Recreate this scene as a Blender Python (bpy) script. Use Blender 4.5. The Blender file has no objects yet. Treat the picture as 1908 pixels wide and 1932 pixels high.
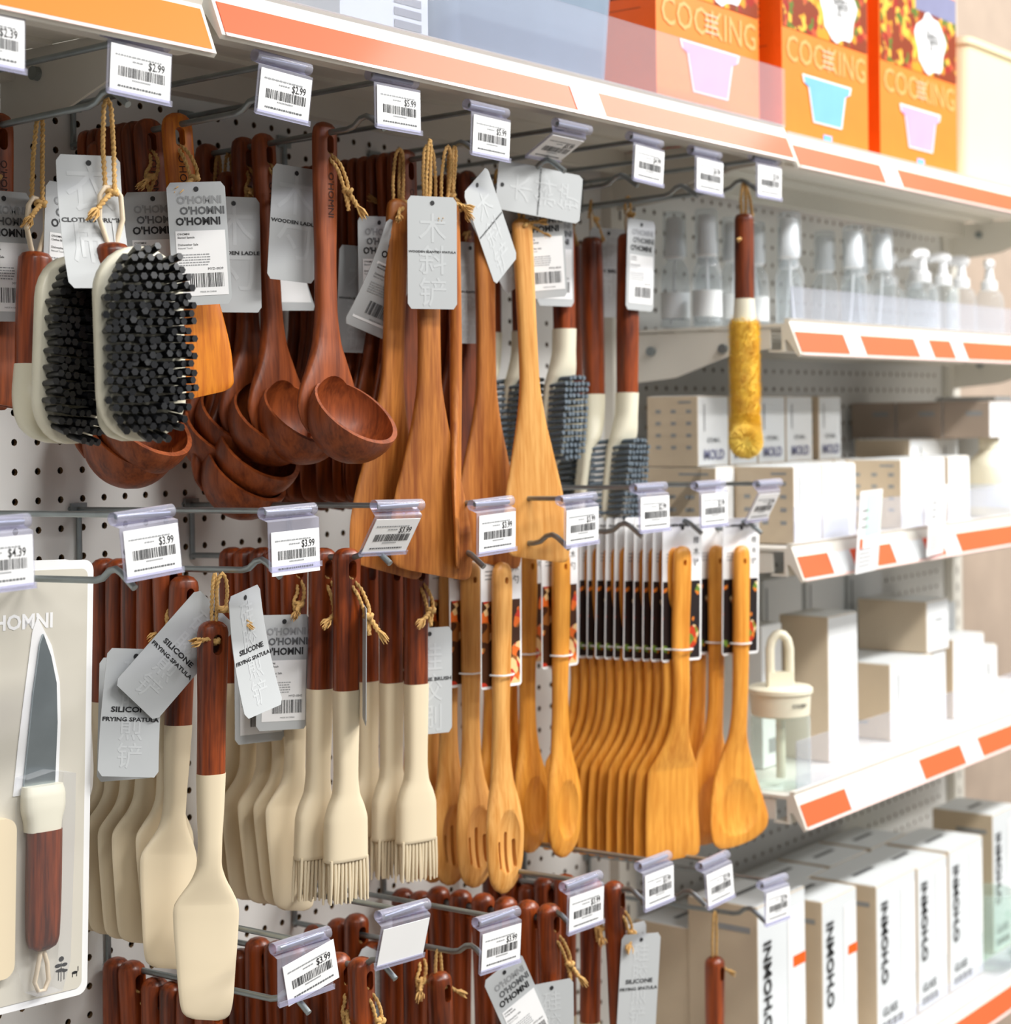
import bpy, bmesh, math, random
import numpy as np
from mathutils import Vector, Matrix
random.seed(11)
S = bpy.context.scene
COL = S.collection
RAD = math.radians

# ------------------------------------------------------------------ camera, light, exposure
# world: X runs along the gondola, Y into it (pegboard at Y = 1.30), Z up, camera above the origin
YAW, PITCH, ROLL = RAD(37.1656), RAD(0.4), RAD(-0.7164)
f_ = Vector((math.cos(YAW), math.sin(YAW), 0)); r_ = Vector((math.sin(YAW), -math.cos(YAW), 0)); u_ = Vector((0, 0, 1))
f2 = f_*math.cos(PITCH) - u_*math.sin(PITCH); u2 = u_*math.cos(PITCH) + f_*math.sin(PITCH)
r3 = r_*math.cos(ROLL) + u2*math.sin(ROLL); u3 = u2*math.cos(ROLL) - r_*math.sin(ROLL)
cam = bpy.data.cameras.new('camera'); camo = bpy.data.objects.new('camera', cam); COL.objects.link(camo)
m = Matrix.Identity(4)
for i in range(3):
    m[i][0], m[i][1], m[i][2] = r3[i], u3[i], -f2[i]
m[2][3] = 1.40
camo.matrix_world = m
cam.sensor_fit = 'HORIZONTAL'; cam.sensor_width = 36; cam.lens = 3400/1908*36
cam.shift_y = (807.7-966)/1908
cam.clip_start = .05
cam.dof.use_dof = True; cam.dof.focus_distance = 1.50; cam.dof.aperture_fstop = 7.0
S.camera = camo
S.view_settings.view_transform = 'Standard'; S.view_settings.look = 'None'; S.view_settings.gamma = 1
S.view_settings.exposure = 0.28
S.view_settings.use_curve_mapping = False
w = bpy.data.worlds.new('store_light'); S.world = w; w.use_nodes = True
w.node_tree.nodes['Background'].inputs[0].default_value = (.93, .97, 1, 1)
w.node_tree.nodes['Background'].inputs[1].default_value = .19
def ceiling_light(x, y, sx, sy, power, col=(1, .985, .96)):
    l = bpy.data.lights.new('ceiling_light', 'AREA'); l.shape = 'RECTANGLE'; l.size = sx; l.size_y = sy
    l.energy = power; l.color = col
    o = bpy.data.objects.new('ceiling_light', l); COL.objects.link(o); o.location = (x, y, 3.0)
for lx, pw in ((-.4, 26), (1.4, 50), (3.2, 72)):   # rows of ceiling panels over the aisle
    ceiling_light(lx, -.55, 1.2, .3, pw)
ceiling_light(2.8, -2.2, 5, .3, 105); ceiling_light(3.6, .3, 1.6, .3, 34)

# ------------------------------------------------------------------ materials
def lin(c):
    return tuple(((v/255)/12.92 if v <= 10 else (((v/255)+.055)/1.055)**2.4) for v in c)
def base_mat(name):
    m = bpy.data.materials.new(name); m.use_nodes = True
    return m, m.node_tree, m.node_tree.nodes['Principled BSDF']
def mat(name, rgb, rough=.5, metal=0., coat=0., var=.06, vscale=30., bump=0., spec=.5, trans=0.):
    m, t, b = base_mat(name)
    c = lin(rgb)
    n = t.nodes.new('ShaderNodeTexNoise'); n.inputs['Scale'].default_value = vscale; n.inputs['Detail'].default_value = 4
    tc = t.nodes.new('ShaderNodeTexCoord'); t.links.new(tc.outputs['Object'], n.inputs['Vector'])
    r = t.nodes.new('ShaderNodeValToRGB')
    r.color_ramp.elements[0].position = .3; r.color_ramp.elements[1].position = .7
    r.color_ramp.elements[0].color = (*[v*(1-var) for v in c], 1); r.color_ramp.elements[1].color = (*[min(1, v*(1+var)) for v in c], 1)
    t.links.new(n.outputs['Fac'], r.inputs['Fac']); t.links.new(r.outputs['Color'], b.inputs['Base Color'])
    b.inputs['Roughness'].default_value = rough; b.inputs['Metallic'].default_value = metal
    b.inputs['Coat Weight'].default_value = coat; b.inputs['Coat Roughness'].default_value = .12
    b.inputs['Specular IOR Level'].default_value = spec
    if trans: b.inputs['Transmission Weight'].default_value = trans
    if bump:
        bp = t.nodes.new('ShaderNodeBump'); bp.inputs['Strength'].default_value = bump; bp.inputs['Distance'].default_value = .001
        t.links.new(n.outputs['Fac'], bp.inputs['Height']); t.links.new(bp.outputs['Normal'], b.inputs['Normal'])
    return m
def wood(name, dark, light, rough=.38, coat=.25, scale=1., spread=.35):
    m, t, b = base_mat(name)
    L = t.links.new
    tc = t.nodes.new('ShaderNodeTexCoord'); oi = t.nodes.new('ShaderNodeObjectInfo')
    add = t.nodes.new('ShaderNodeVectorMath'); add.operation = 'ADD'
    sc = t.nodes.new('ShaderNodeVectorMath'); sc.operation = 'SCALE'; sc.inputs['Scale'].default_value = 3.7
    cmb = t.nodes.new('ShaderNodeCombineXYZ')
    for k in range(3): L(oi.outputs['Random'], cmb.inputs[k])
    L(cmb.outputs[0], sc.inputs[0]); L(tc.outputs['Object'], add.inputs[0]); L(sc.outputs[0], add.inputs[1])
    mp = t.nodes.new('ShaderNodeMapping'); mp.inputs['Scale'].default_value = (95*scale, 95*scale, 6*scale)
    mp.inputs['Rotation'].default_value = (.05, .09, 0)
    L(add.outputs[0], mp.inputs['Vector'])
    n1 = t.nodes.new('ShaderNodeTexNoise'); n1.inputs['Scale'].default_value = 1; n1.inputs['Detail'].default_value = 6; n1.inputs['Distortion'].default_value = .5
    L(mp.outputs[0], n1.inputs['Vector'])
    mp2 = t.nodes.new('ShaderNodeMapping'); mp2.inputs['Scale'].default_value = (420, 420, 30); L(add.outputs[0], mp2.inputs['Vector'])
    n2 = t.nodes.new('ShaderNodeTexNoise'); n2.inputs['Scale'].default_value = 1; n2.inputs['Detail'].default_value = 2
    L(mp2.outputs[0], n2.inputs['Vector'])
    mx = t.nodes.new('ShaderNodeMix'); mx.inputs[0].default_value = .35
    L(n1.outputs['Fac'], mx.inputs[2]); L(n2.outputs['Fac'], mx.inputs[3])
    r = t.nodes.new('ShaderNodeValToRGB'); r.color_ramp.elements[0].position = .36; r.color_ramp.elements[1].position = .62
    r.color_ramp.elements[0].color = (*lin(dark), 1); r.color_ramp.elements[1].color = (*lin(light), 1)
    L(mx.outputs[0], r.inputs['Fac'])
    hs = t.nodes.new('ShaderNodeHueSaturation')
    mr = t.nodes.new('ShaderNodeMapRange'); mr.inputs[3].default_value = 1-spread; mr.inputs[4].default_value = 1+spread*.6
    L(oi.outputs['Random'], mr.inputs[0]); L(mr.outputs[0], hs.inputs['Value']); L(r.outputs['Color'], hs.inputs['Color'])
    L(hs.outputs[0], b.inputs['Base Color'])
    b.inputs['Roughness'].default_value = rough; b.inputs['Coat Weight'].default_value = coat; b.inputs['Coat Roughness'].default_value = .25
    bp = t.nodes.new('ShaderNodeBump'); bp.inputs['Strength'].default_value = .12; bp.inputs['Distance'].default_value = .0006
    L(n2.outputs['Fac'], bp.inputs['Height']); L(bp.outputs['Normal'], b.inputs['Normal'])
    return m
def clear(name, tint=(248, 249, 252), fac=.16, rough=.06):
    m, t, b = base_mat(name)
    b.inputs['Base Color'].default_value = (*lin(tint), 1); b.inputs['Roughness'].default_value = rough; b.inputs['Coat Weight'].default_value = .4
    tr = t.nodes.new('ShaderNodeBsdfTransparent'); tr.inputs[0].default_value = (*lin(tint), 1)
    lw = t.nodes.new('ShaderNodeLayerWeight'); lw.inputs['Blend'].default_value = .5
    pw = t.nodes.new('ShaderNodeMath'); pw.operation = 'POWER'; pw.inputs[1].default_value = 4
    t.links.new(lw.outputs['Facing'], pw.inputs[0])
    ad = t.nodes.new('ShaderNodeMath'); ad.operation = 'MULTIPLY_ADD'; ad.use_clamp = True; ad.inputs[1].default_value = .6; ad.inputs[2].default_value = fac
    t.links.new(pw.outputs[0], ad.inputs[0])
    mx = t.nodes.new('ShaderNodeMixShader'); t.links.new(ad.outputs[0], mx.inputs[0])
    t.links.new(tr.outputs[0], mx.inputs[1]); t.links.new(b.outputs[0], mx.inputs[2])
    t.links.new(mx.outputs[0], t.nodes['Material Output'].inputs[0])
    return m
def photo_mat(name, base, blobs, scale=60., thr=.55):
    """printed food photograph: dark ground with coloured blobs"""
    m, t, b = base_mat(name)
    L = t.links.new
    tc = t.nodes.new('ShaderNodeTexCoord')
    v = t.nodes.new('ShaderNodeTexVoronoi'); v.inputs['Scale'].default_value = scale; L(tc.outputs['Object'], v.inputs['Vector'])
    r = t.nodes.new('ShaderNodeValToRGB'); r.color_ramp.interpolation = 'CONSTANT'
    els = r.color_ramp.elements
    els[0].position = 0; els[0].color = (*lin(blobs[0]), 1); els[1].position = 1/len(blobs); els[1].color = (*lin(blobs[1]), 1)
    for k in range(2, len(blobs)):
        e = els.new(k/len(blobs)); e.color = (*lin(blobs[k]), 1)
    sp = t.nodes.new('ShaderNodeSeparateColor'); L(v.outputs['Color'], sp.inputs[0]); L(sp.outputs[0], r.inputs['Fac'])
    n = t.nodes.new('ShaderNodeTexNoise'); n.inputs['Scale'].default_value = scale*.35; L(tc.outputs['Object'], n.inputs['Vector'])
    g = t.nodes.new('ShaderNodeMath'); g.operation = 'GREATER_THAN'; g.inputs[1].default_value = thr; L(n.outputs['Fac'], g.inputs[0])
    mx = t.nodes.new('ShaderNodeMix'); mx.data_type = 'RGBA'; L(g.outputs[0], mx.inputs[0])
    mx.inputs[6].default_value = (*lin(base), 1); L(r.outputs['Color'], mx.inputs[7])
    L(mx.outputs[2], b.inputs['Base Color']); b.inputs['Roughness'].default_value = .35
    return m

M = {}
M['redwood'] = wood('red_brown_wood', (78, 27, 6), (158, 70, 22), spread=.22)
M['ladlewood'] = wood('mahogany_wood', (108, 46, 16), (168, 84, 38), rough=.45, coat=.1, spread=.2)
M['orangewood'] = wood('orange_teak', (176, 84, 8), (226, 136, 30), rough=.45, coat=.1, spread=.06)
M['acacia'] = wood('acacia_wood', (146, 76, 20), (206, 130, 56), rough=.48, coat=.08, spread=.14)
M['darkacacia'] = wood('dark_acacia_wood', (92, 38, 10), (158, 76, 28), rough=.48, coat=.08, spread=.2)
M['bamboo'] = wood('bamboo', (206, 128, 36), (238, 166, 66), rough=.42, coat=.15, spread=.08, scale=1.4)
M['beech'] = wood('beech_wood', (198, 130, 52), (232, 174, 98), rough=.45, coat=.1, spread=.1)
M['cream'] = mat('cream_silicone', (226, 210, 180), .42, var=.015, vscale=12)
M['creamplastic'] = mat('cream_plastic', (234, 228, 205), .35, var=.015, vscale=12)
M['cord'] = mat('cream_cord', (226, 208, 180), .5, var=.05, vscale=200)
M['bristle'] = mat('black_bristle', (24, 25, 28), .42, var=.2, vscale=120)
M['greybristle'] = mat('grey_bristle', (92, 104, 114), .45, var=.15, vscale=120)
M['yellow'] = mat('yellow_fibre', (255, 212, 98), .8, var=.16, vscale=60)
M['twine'] = mat('jute_twine', (206, 164, 100), .85, var=.2, vscale=500, bump=.4)
M['tag'] = mat('grey_tag_card', (186, 189, 190), .42, var=.01)
M['tagpale'] = mat('pale_tag_print', (195, 198, 199), .42, var=.01)
M['ink'] = mat('black_ink', (34, 34, 36), .6, var=.05)
M['inkmid'] = mat('grey_ink', (96, 98, 100), .6, var=.05)
M['inkpale'] = mat('pale_grey_ink', (150, 152, 154), .6, var=.04)
M['engrave'] = mat('burnt_engraving', (52, 24, 14), .7, var=.1)
M['white'] = mat('white_paper', (240, 240, 240), .5, var=.01)
M['steel'] = mat('zinc_wire', (150, 158, 160), .38, metal=.85, var=.1, vscale=60)
M['shelf'] = mat('cream_powder_coat', (226, 222, 212), .45, var=.02, vscale=8)
M['peg'] = mat('white_pegboard', (226, 225, 222), .5, var=.02, vscale=6)
M['pegdark'] = mat('brown_board_core', (120, 92, 58), .9, var=.15, vscale=90)
M['orange'] = mat('orange_price_strip', (246, 94, 50), .55, coat=.08, spec=.3, var=.04, vscale=5)
M['brightorange'] = mat('bright_orange_strip', (255, 122, 20), .5, coat=.1, spec=.3, var=.03, vscale=5)
M['edge'] = mat('pink_white_plastic_edge', (250, 214, 208), .3, coat=.3, var=.02)
M['clear'] = clear('clear_plastic', fac=.04)
M['holder'] = clear('lilac_clear_plastic', (238, 238, 248), fac=.15)
M['guard'] = clear('acrylic_guard', (244, 245, 250), fac=.09)
M['bottle'] = clear('clear_bottle_plastic', (246, 249, 251), fac=.10)
M['greenglass'] = clear('pale_green_glass', (243, 250, 247), fac=.14)
M['whiteplastic'] = mat('white_plastic', (243, 244, 246), .35, var=.01)
M['boxwhite'] = mat('white_carton', (235, 237, 238), .5, var=.012, vscale=9)
M['boxgrey'] = mat('pale_grey_carton', (222, 226, 228), .5, var=.012, vscale=9)
M['kraft'] = mat('beige_carton', (208, 190, 164), .6, var=.04, vscale=16)
M['kraftdark'] = mat('taupe_carton', (172, 154, 138), .6, var=.05, vscale=16)
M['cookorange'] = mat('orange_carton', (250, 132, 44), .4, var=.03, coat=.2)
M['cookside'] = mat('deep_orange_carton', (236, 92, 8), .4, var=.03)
M['cookink'] = mat('pale_orange_ink', (252, 168, 98), .5, var=.02)
M['pink'] = mat('lilac_pink_ink', (228, 160, 208), .5, var=.04)
M['blue'] = mat('pale_blue_ink', (116, 178, 228), .5, var=.04)
M['navy'] = mat('muted_navy_ink', (124, 126, 158), .5, var=.05)
M['food'] = photo_mat('food_print', (136, 56, 24), [(214, 150, 40), (160, 40, 28), (232, 186, 70), (96, 116, 40), (196, 84, 50)], 90, .48)
M['darkphoto'] = photo_mat('dark_food_photo', (38, 30, 30), [(214, 120, 40), (104, 132, 50), (190, 60, 30), (226, 200, 150)], 110, .56)
M['carddgrey'] = mat('card_beige_grey', (208, 203, 190), .45, var=.01)
M['blade'] = mat('brushed_steel_blade', (176, 186, 190), .28, metal=.9, var=.15, vscale=14)
M['slate'] = mat('slate_blue_glaze', (142, 158, 176), .25, coat=.5, var=.06, vscale=9)
M['floor'] = mat('pale_floor_tile', (118, 112, 104), .35, var=.03, vscale=3)
M['orangedot'] = mat('orange_sticker', (255, 96, 10), .5, var=.02)
M['bincream'] = mat('bin_cream', (226, 212, 176), .45, var=.02, vscale=8)
M['mint'] = mat('mint_print', (204, 240, 222), .5, var=.03)
M['darkpanel'] = mat('dark_taupe_panel', (122, 112, 104), .6, var=.05)

# ------------------------------------------------------------------ mesh helpers
_txt = {}
def text_mesh(s, bold=0.):
    k = (s, bold)
    if k not in _txt:
        cu = bpy.data.curves.new('t', 'FONT'); cu.body = s; cu.size = 1; cu.resolution_u = 2; cu.offset = bold
        o = bpy.data.objects.new('t', cu)
        me = bpy.data.meshes.new_from_object(o)
        vs = [(v.co.x, v.co.y) for v in me.vertices]; fs = [tuple(p.vertices) for p in me.polygons]
        bpy.data.objects.remove(o); bpy.data.curves.remove(cu); bpy.data.meshes.remove(me)
        _txt[k] = (vs, fs)
    return _txt[k]

def pchip(xs, ys, q):
    xs = np.array(xs, float); ys = np.array(ys, float)
    if xs[0] > xs[-1]: xs, ys = xs[::-1], ys[::-1]
    h = np.diff(xs); d = np.diff(ys)/h; mm = np.zeros(len(xs))
    for i in range(1, len(xs)-1):
        if d[i-1]*d[i] > 0:
            w1, w2 = 2*h[i]+h[i-1], h[i]+2*h[i-1]; mm[i] = (w1+w2)/(w1/d[i-1]+w2/d[i])
    mm[0], mm[-1] = d[0], d[-1]
    q = np.clip(np.array(q, float), xs[0], xs[-1]); i = np.clip(np.searchsorted(xs, q)-1, 0, len(h)-1)
    t = (q-xs[i])/h[i]
    return (2*t**3-3*t**2+1)*ys[i]+(t**3-2*t**2+t)*h[i]*mm[i]+(-2*t**3+3*t**2)*ys[i+1]+(t**3-t**2)*h[i]*mm[i+1]

class MB:
    def __init__(s): s.v = []; s.f = []; s.m = []
    def add(s, vs, fs, mi=0):
        o = len(s.v); s.v += [tuple(p) for p in vs]
        for f in fs: s.f.append(tuple(i+o for i in f)); s.m.append(mi)
        return s
    def box(s, x0, x1, y0, y1, z0, z1, mi=0, mf=None):
        vs = [(x0, y0, z0), (x1, y0, z0), (x1, y1, z0), (x0, y1, z0), (x0, y0, z1), (x1, y0, z1), (x1, y1, z1), (x0, y1, z1)]
        fs = [(0, 1, 5, 4), (1, 2, 6, 5), (2, 3, 7, 6), (3, 0, 4, 7), (4, 5, 6, 7), (3, 2, 1, 0)]   # front,right,back,left,top,bottom
        o = len(s.v); s.v += vs
        for k, f in enumerate(fs): s.f.append(tuple(i+o for i in f)); s.m.append(mi if mf is None else mf[k])
        return s
    def rings(s, rs, cap=True, mi=0, closed=True):
        n = len(rs[0]); o = len(s.v)
        for r in rs: s.v += [tuple(p) for p in r]
        for i in range(len(rs)-1):
            for j in range(n if closed else n-1):
                a = o+i*n+j; b = o+i*n+(j+1) % n
                s.f.append((a, b, b+n, a+n)); s.m.append(mi)
        if cap:
            s.f.append(tuple(range(o+n-1, o-1, -1))); s.m.append(mi)
            e = o+(len(rs)-1)*n
            s.f.append(tuple(range(e, e+n))); s.m.append(mi)
        return s
    def tube(s, path, r, n=8, mi=0, cap=True):
        P = [Vector(p) for p in path]; rs = []
        t = (P[1]-P[0]).normalized(); a = Vector((0, 0, 1)) if abs(t.z) < .9 else Vector((1, 0, 0))
        u = t.cross(a).normalized()
        for i, p in enumerate(P):
            t2 = (P[min(i+1, len(P)-1)]-P[max(i-1, 0)]).normalized()
            u = (u-t2*u.dot(t2)).normalized(); v = t2.cross(u)
            rr = r[i] if isinstance(r, (list, tuple)) else r
            rs.append([p+(u*math.cos(2*math.pi*k/n)+v*math.sin(2*math.pi*k/n))*rr for k in range(n)])
        return s.rings(rs, cap, mi)
    def loft(s, sec, n=24, rows=50, e=2.6, warp=None, mi=0):
        """sec: (z, half width x, half thickness y, centre y, centre x) from top to bottom"""
        sec = [tuple(q)+(0,)*(5-len(q)) for q in sec]
        zs = [q[0] for q in sec]
        zz = sorted(set(list(np.linspace(zs[0], zs[-1], rows))+zs), reverse=True)
        col = [pchip(zs, [q[k] for q in sec], zz) for k in range(1, 5)]
        rs = []
        for i, z in enumerate(zz):
            ring = []
            for k in range(n):
                a = -2*math.pi*k/n; c, d = math.cos(a), math.sin(a)
                x = col[3][i]+col[0][i]*math.copysign(abs(c)**(2/e), c); y = col[2][i]+col[1][i]*math.copysign(abs(d)**(2/e), d)
                p = (x, y, z)
                ring.append(warp(*p) if warp else p)
            rs.append(ring)
        return s.rings(rs, True, mi)
    def lathe(s, prof, cx=0, cy=0, n=24, mi=0, cap=True):
        return s.rings([[(cx+r*math.cos(-2*math.pi*k/n), cy+r*math.sin(-2*math.pi*k/n), z) for k in range(n)] for r, z in prof], cap, mi)
    def prism(s, out, y0, y1, mi=0):
        """outline in xz (anticlockwise seen from -Y), extruded y0 (front) to y1"""
        n = len(out); vs = [(x, y0, z) for x, z in out]+[(x, y1, z) for x, z in out]
        fs = [tuple(range(n)), tuple(range(2*n-1, n-1, -1))]+[(i, i+n, (i+1) % n+n, (i+1) % n) for i in range(n)]
        return s.add(vs, fs, mi)
    def rect(s, x0, x1, z0, z1, y, mi=0):
        return s.add([(x0, y, z0), (x1, y, z0), (x1, y, z1), (x0, y, z1)], [(0, 1, 2, 3)], mi)
    def text(s, st, size, x, z, y, mi=0, bold=0., al='l', rot=0., sx=1., back=False):
        vs, fs = text_mesh(st, bold)
        if not vs: return s
        w = max(v[0] for v in vs); ox = 0 if al == 'l' else (-w/2 if al == 'c' else -w)
        c, d = math.cos(rot), math.sin(rot); o = []
        for a, b in vs:
            a = (a+ox)*size*sx; b = b*size
            X, Z = a*c-b*d, a*d+b*c
            o.append((x+(-X if back else X), y, z+Z))
        return s.add(o, fs, mi)
    def barcode(s, x0, x1, z0, z1, y, mi=0, seed=1, back=False):
        rnd = random.Random(seed); x = x0
        while x < x1:
            w = rnd.choice((.0004, .0006, .0009)); g = rnd.choice((.0004, .0006, .001))
            a, b = (x, min(x+w, x1))
            if back: a, b = -b, -a
            s.rect(a, b, z0, z1, y, mi); x += w+g
        return s
    def mesh(s, name, mats, smooth=40, flip=False):
        me = bpy.data.meshes.new(name); me.from_pydata(s.v, [], s.f)
        for k in (mats if isinstance(mats, (list, tuple)) else [mats]): me.materials.append(M[k])
        me.polygons.foreach_set('material_index', s.m)
        if smooth:
            me.polygons.foreach_set('use_smooth', [True]*len(me.polygons)); me.set_sharp_from_angle(angle=RAD(smooth))
        me.update()
        return me

def boolean(a, b, op='DIFFERENCE', smooth=35, clean=True):
    oa = bpy.data.objects.new('a', a); ob = bpy.data.objects.new('b', b)
    COL.objects.link(oa); COL.objects.link(ob)
    md = oa.modifiers.new('b', 'BOOLEAN'); md.operation = op; md.object = ob; md.solver = 'EXACT'
    bpy.context.view_layer.update()
    dg = bpy.context.evaluated_depsgraph_get()
    me = bpy.data.meshes.new_from_object(oa.evaluated_get(dg))
    me.name = a.name
    bpy.data.objects.remove(oa); bpy.data.objects.remove(ob); bpy.data.meshes.remove(b)
    if smooth:
        me.polygons.foreach_set('use_smooth', [True]*len(me.polygons)); me.set_sharp_from_angle(angle=RAD(smooth))
    return me
def slot_cutter(w, z0, z1, x=0, y0=-.05, y1=.05, n=12):
    out = []
    for k in range(n+1): a = math.pi*k/n; out.append((x+w/2*math.cos(a), z1-w/2+w/2*math.sin(a)))
    for k in range(n+1): a = math.pi+math.pi*k/n; out.append((x+w/2*math.cos(a), z0+w/2+w/2*math.sin(a)))
    return MB().prism(out, y0, y1).mesh('cut', 'ink', 0)
def ellipsoid(c, r, n=32, m=20, name='cut', mt='ink'):
    mb = MB(); rs = []
    for i in range(1, m):
        t = math.pi*i/m
        rs.append([(c[0]+r[0]*math.sin(t)*math.cos(-2*math.pi*k/n), c[1]+r[1]*math.sin(t)*math.sin(-2*math.pi*k/n), c[2]+r[2]*math.cos(t)) for k in range(n)])
    return mb.rings(rs).mesh(name, mt, 60)

def obj(name, me, parent=None, loc=(0, 0, 0), rot=(0, 0, 0), label=None):
    o = bpy.data.objects.new(name, me); COL.objects.link(o); o.location = loc; o.rotation_euler = rot
    if parent: o.parent = parent
    if label: o['label'] = label
    return o
def tag(o, label, cat, group=None, kind=None):
    if label: o['label'] = label
    if cat: o['category'] = cat
    if group: o['group'] = group
    if kind: o['kind'] = kind
    return o
def thing(name, label, cat, loc=(0, 0, 0), rot=(0, 0, 0), group=None):
    o = obj(name, None, None, loc, rot); o.empty_display_size = .02
    return tag(o, label, cat, group)
def struct(name, me, parent=None, loc=(0, 0, 0)):
    o = obj(name, me, parent, loc)
    if not parent: o['kind'] = 'structure'
    return o
ORD = ['front', 'second', 'third', 'fourth', 'fifth', 'sixth', 'seventh', 'eighth', 'ninth', 'tenth', 'eleventh', 'twelfth', 'thirteenth']
def nth(i, what, where):
    return ('front-most %s %s' % (what, where)) if i == 0 else ('%s %s from the front %s' % (ORD[i], what, where))

# ------------------------------------------------------------------ the setting: pegboards, posts, floor
def pegboard(name, x0, x1, z0, z1, hx=.02503, hz=.02621, ox=1.0002, oz=1.3293, r=.0033):
    mb = MB(); n = 8
    i0, i1 = math.ceil((x0-ox)/hx+.5), math.floor((x1-ox)/hx-.5); j0, j1 = math.ceil((z0-oz)/hz+.5), math.floor((z1-oz)/hz-.5)
    y = 1.30
    for i in range(i0, i1+1):
        for j in range(j0, j1+1):
            cx, cz = ox+i*hx, oz+j*hz
            sq = []
            for k in range(n):
                a = 2*math.pi*k/n; c, d = math.cos(a), math.sin(a); q = max(abs(c), abs(d))
                sq.append((cx+c/q*hx/2, y, cz+d/q*hz/2))
            ho = [(cx+r*math.cos(2*math.pi*k/n), y, cz+r*math.sin(2*math.pi*k/n)) for k in range(n)]
            hb = [(p[0], y+.004, p[2]) for p in ho]
            o = len(mb.v); mb.v += sq+ho+hb
            for k in range(n):
                k2 = (k+1) % n
                mb.f.append((o+k, o+k2, o+n+k2, o+n+k)); mb.m.append(0)
                mb.f.append((o+n+k, o+n+k2, o+2*n+k2, o+2*n+k)); mb.m.append(1)
    xa, xb, za, zb = ox+(i0-.5)*hx, ox+(i1+.5)*hx, oz+(j0-.5)*hz, oz+(j1+.5)*hz
    for q in ((x0, xa, z0, z1), (xb, x1, z0, z1), (xa, xb, z0, za), (xa, xb, zb, z1)): mb.rect(q[0], q[1], q[2], q[3], y, 0)
    mb.rect(x0, x1, z0, z1, y+.02, 2)
    return struct(name, mb.mesh(name, ['peg', 'pegdark', 'darkpanel'], 0))
XD0, XD1, XD2 = .99, 1.932, 3.005       # unit dividers (shelf fronts)
pegboard('wall_back', .955, 1.925, .42, 2.25)
pegboard('wall_right', 1.965, 2.985, .42, 2.25)
pegboard('wall_left', .0, .915, .42, 2.25)
struct('wall_far', MB().box(3.03, 4.6, 1.30, 1.32, .2, 2.25).mesh('wall_far', 'kraftdark', 0))
for k, x in enumerate((.935, 1.945, 3.008)):
    mb = MB().box(x-.02, x+.02, 1.285, 1.33, .1, 2.3)
    for j in range(60): mb.rect(x-.003, x+.003, .45+j*.03, .465+j*.03, 1.2848, 1)
    struct('trim_%d' % (k+1), mb.mesh('post', ['shelf', 'darkpanel'], 0))
struct('floor', MB().box(-3, 7, -4, 1.4, -.05, 0).mesh('floor', 'floor', 0))

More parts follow.
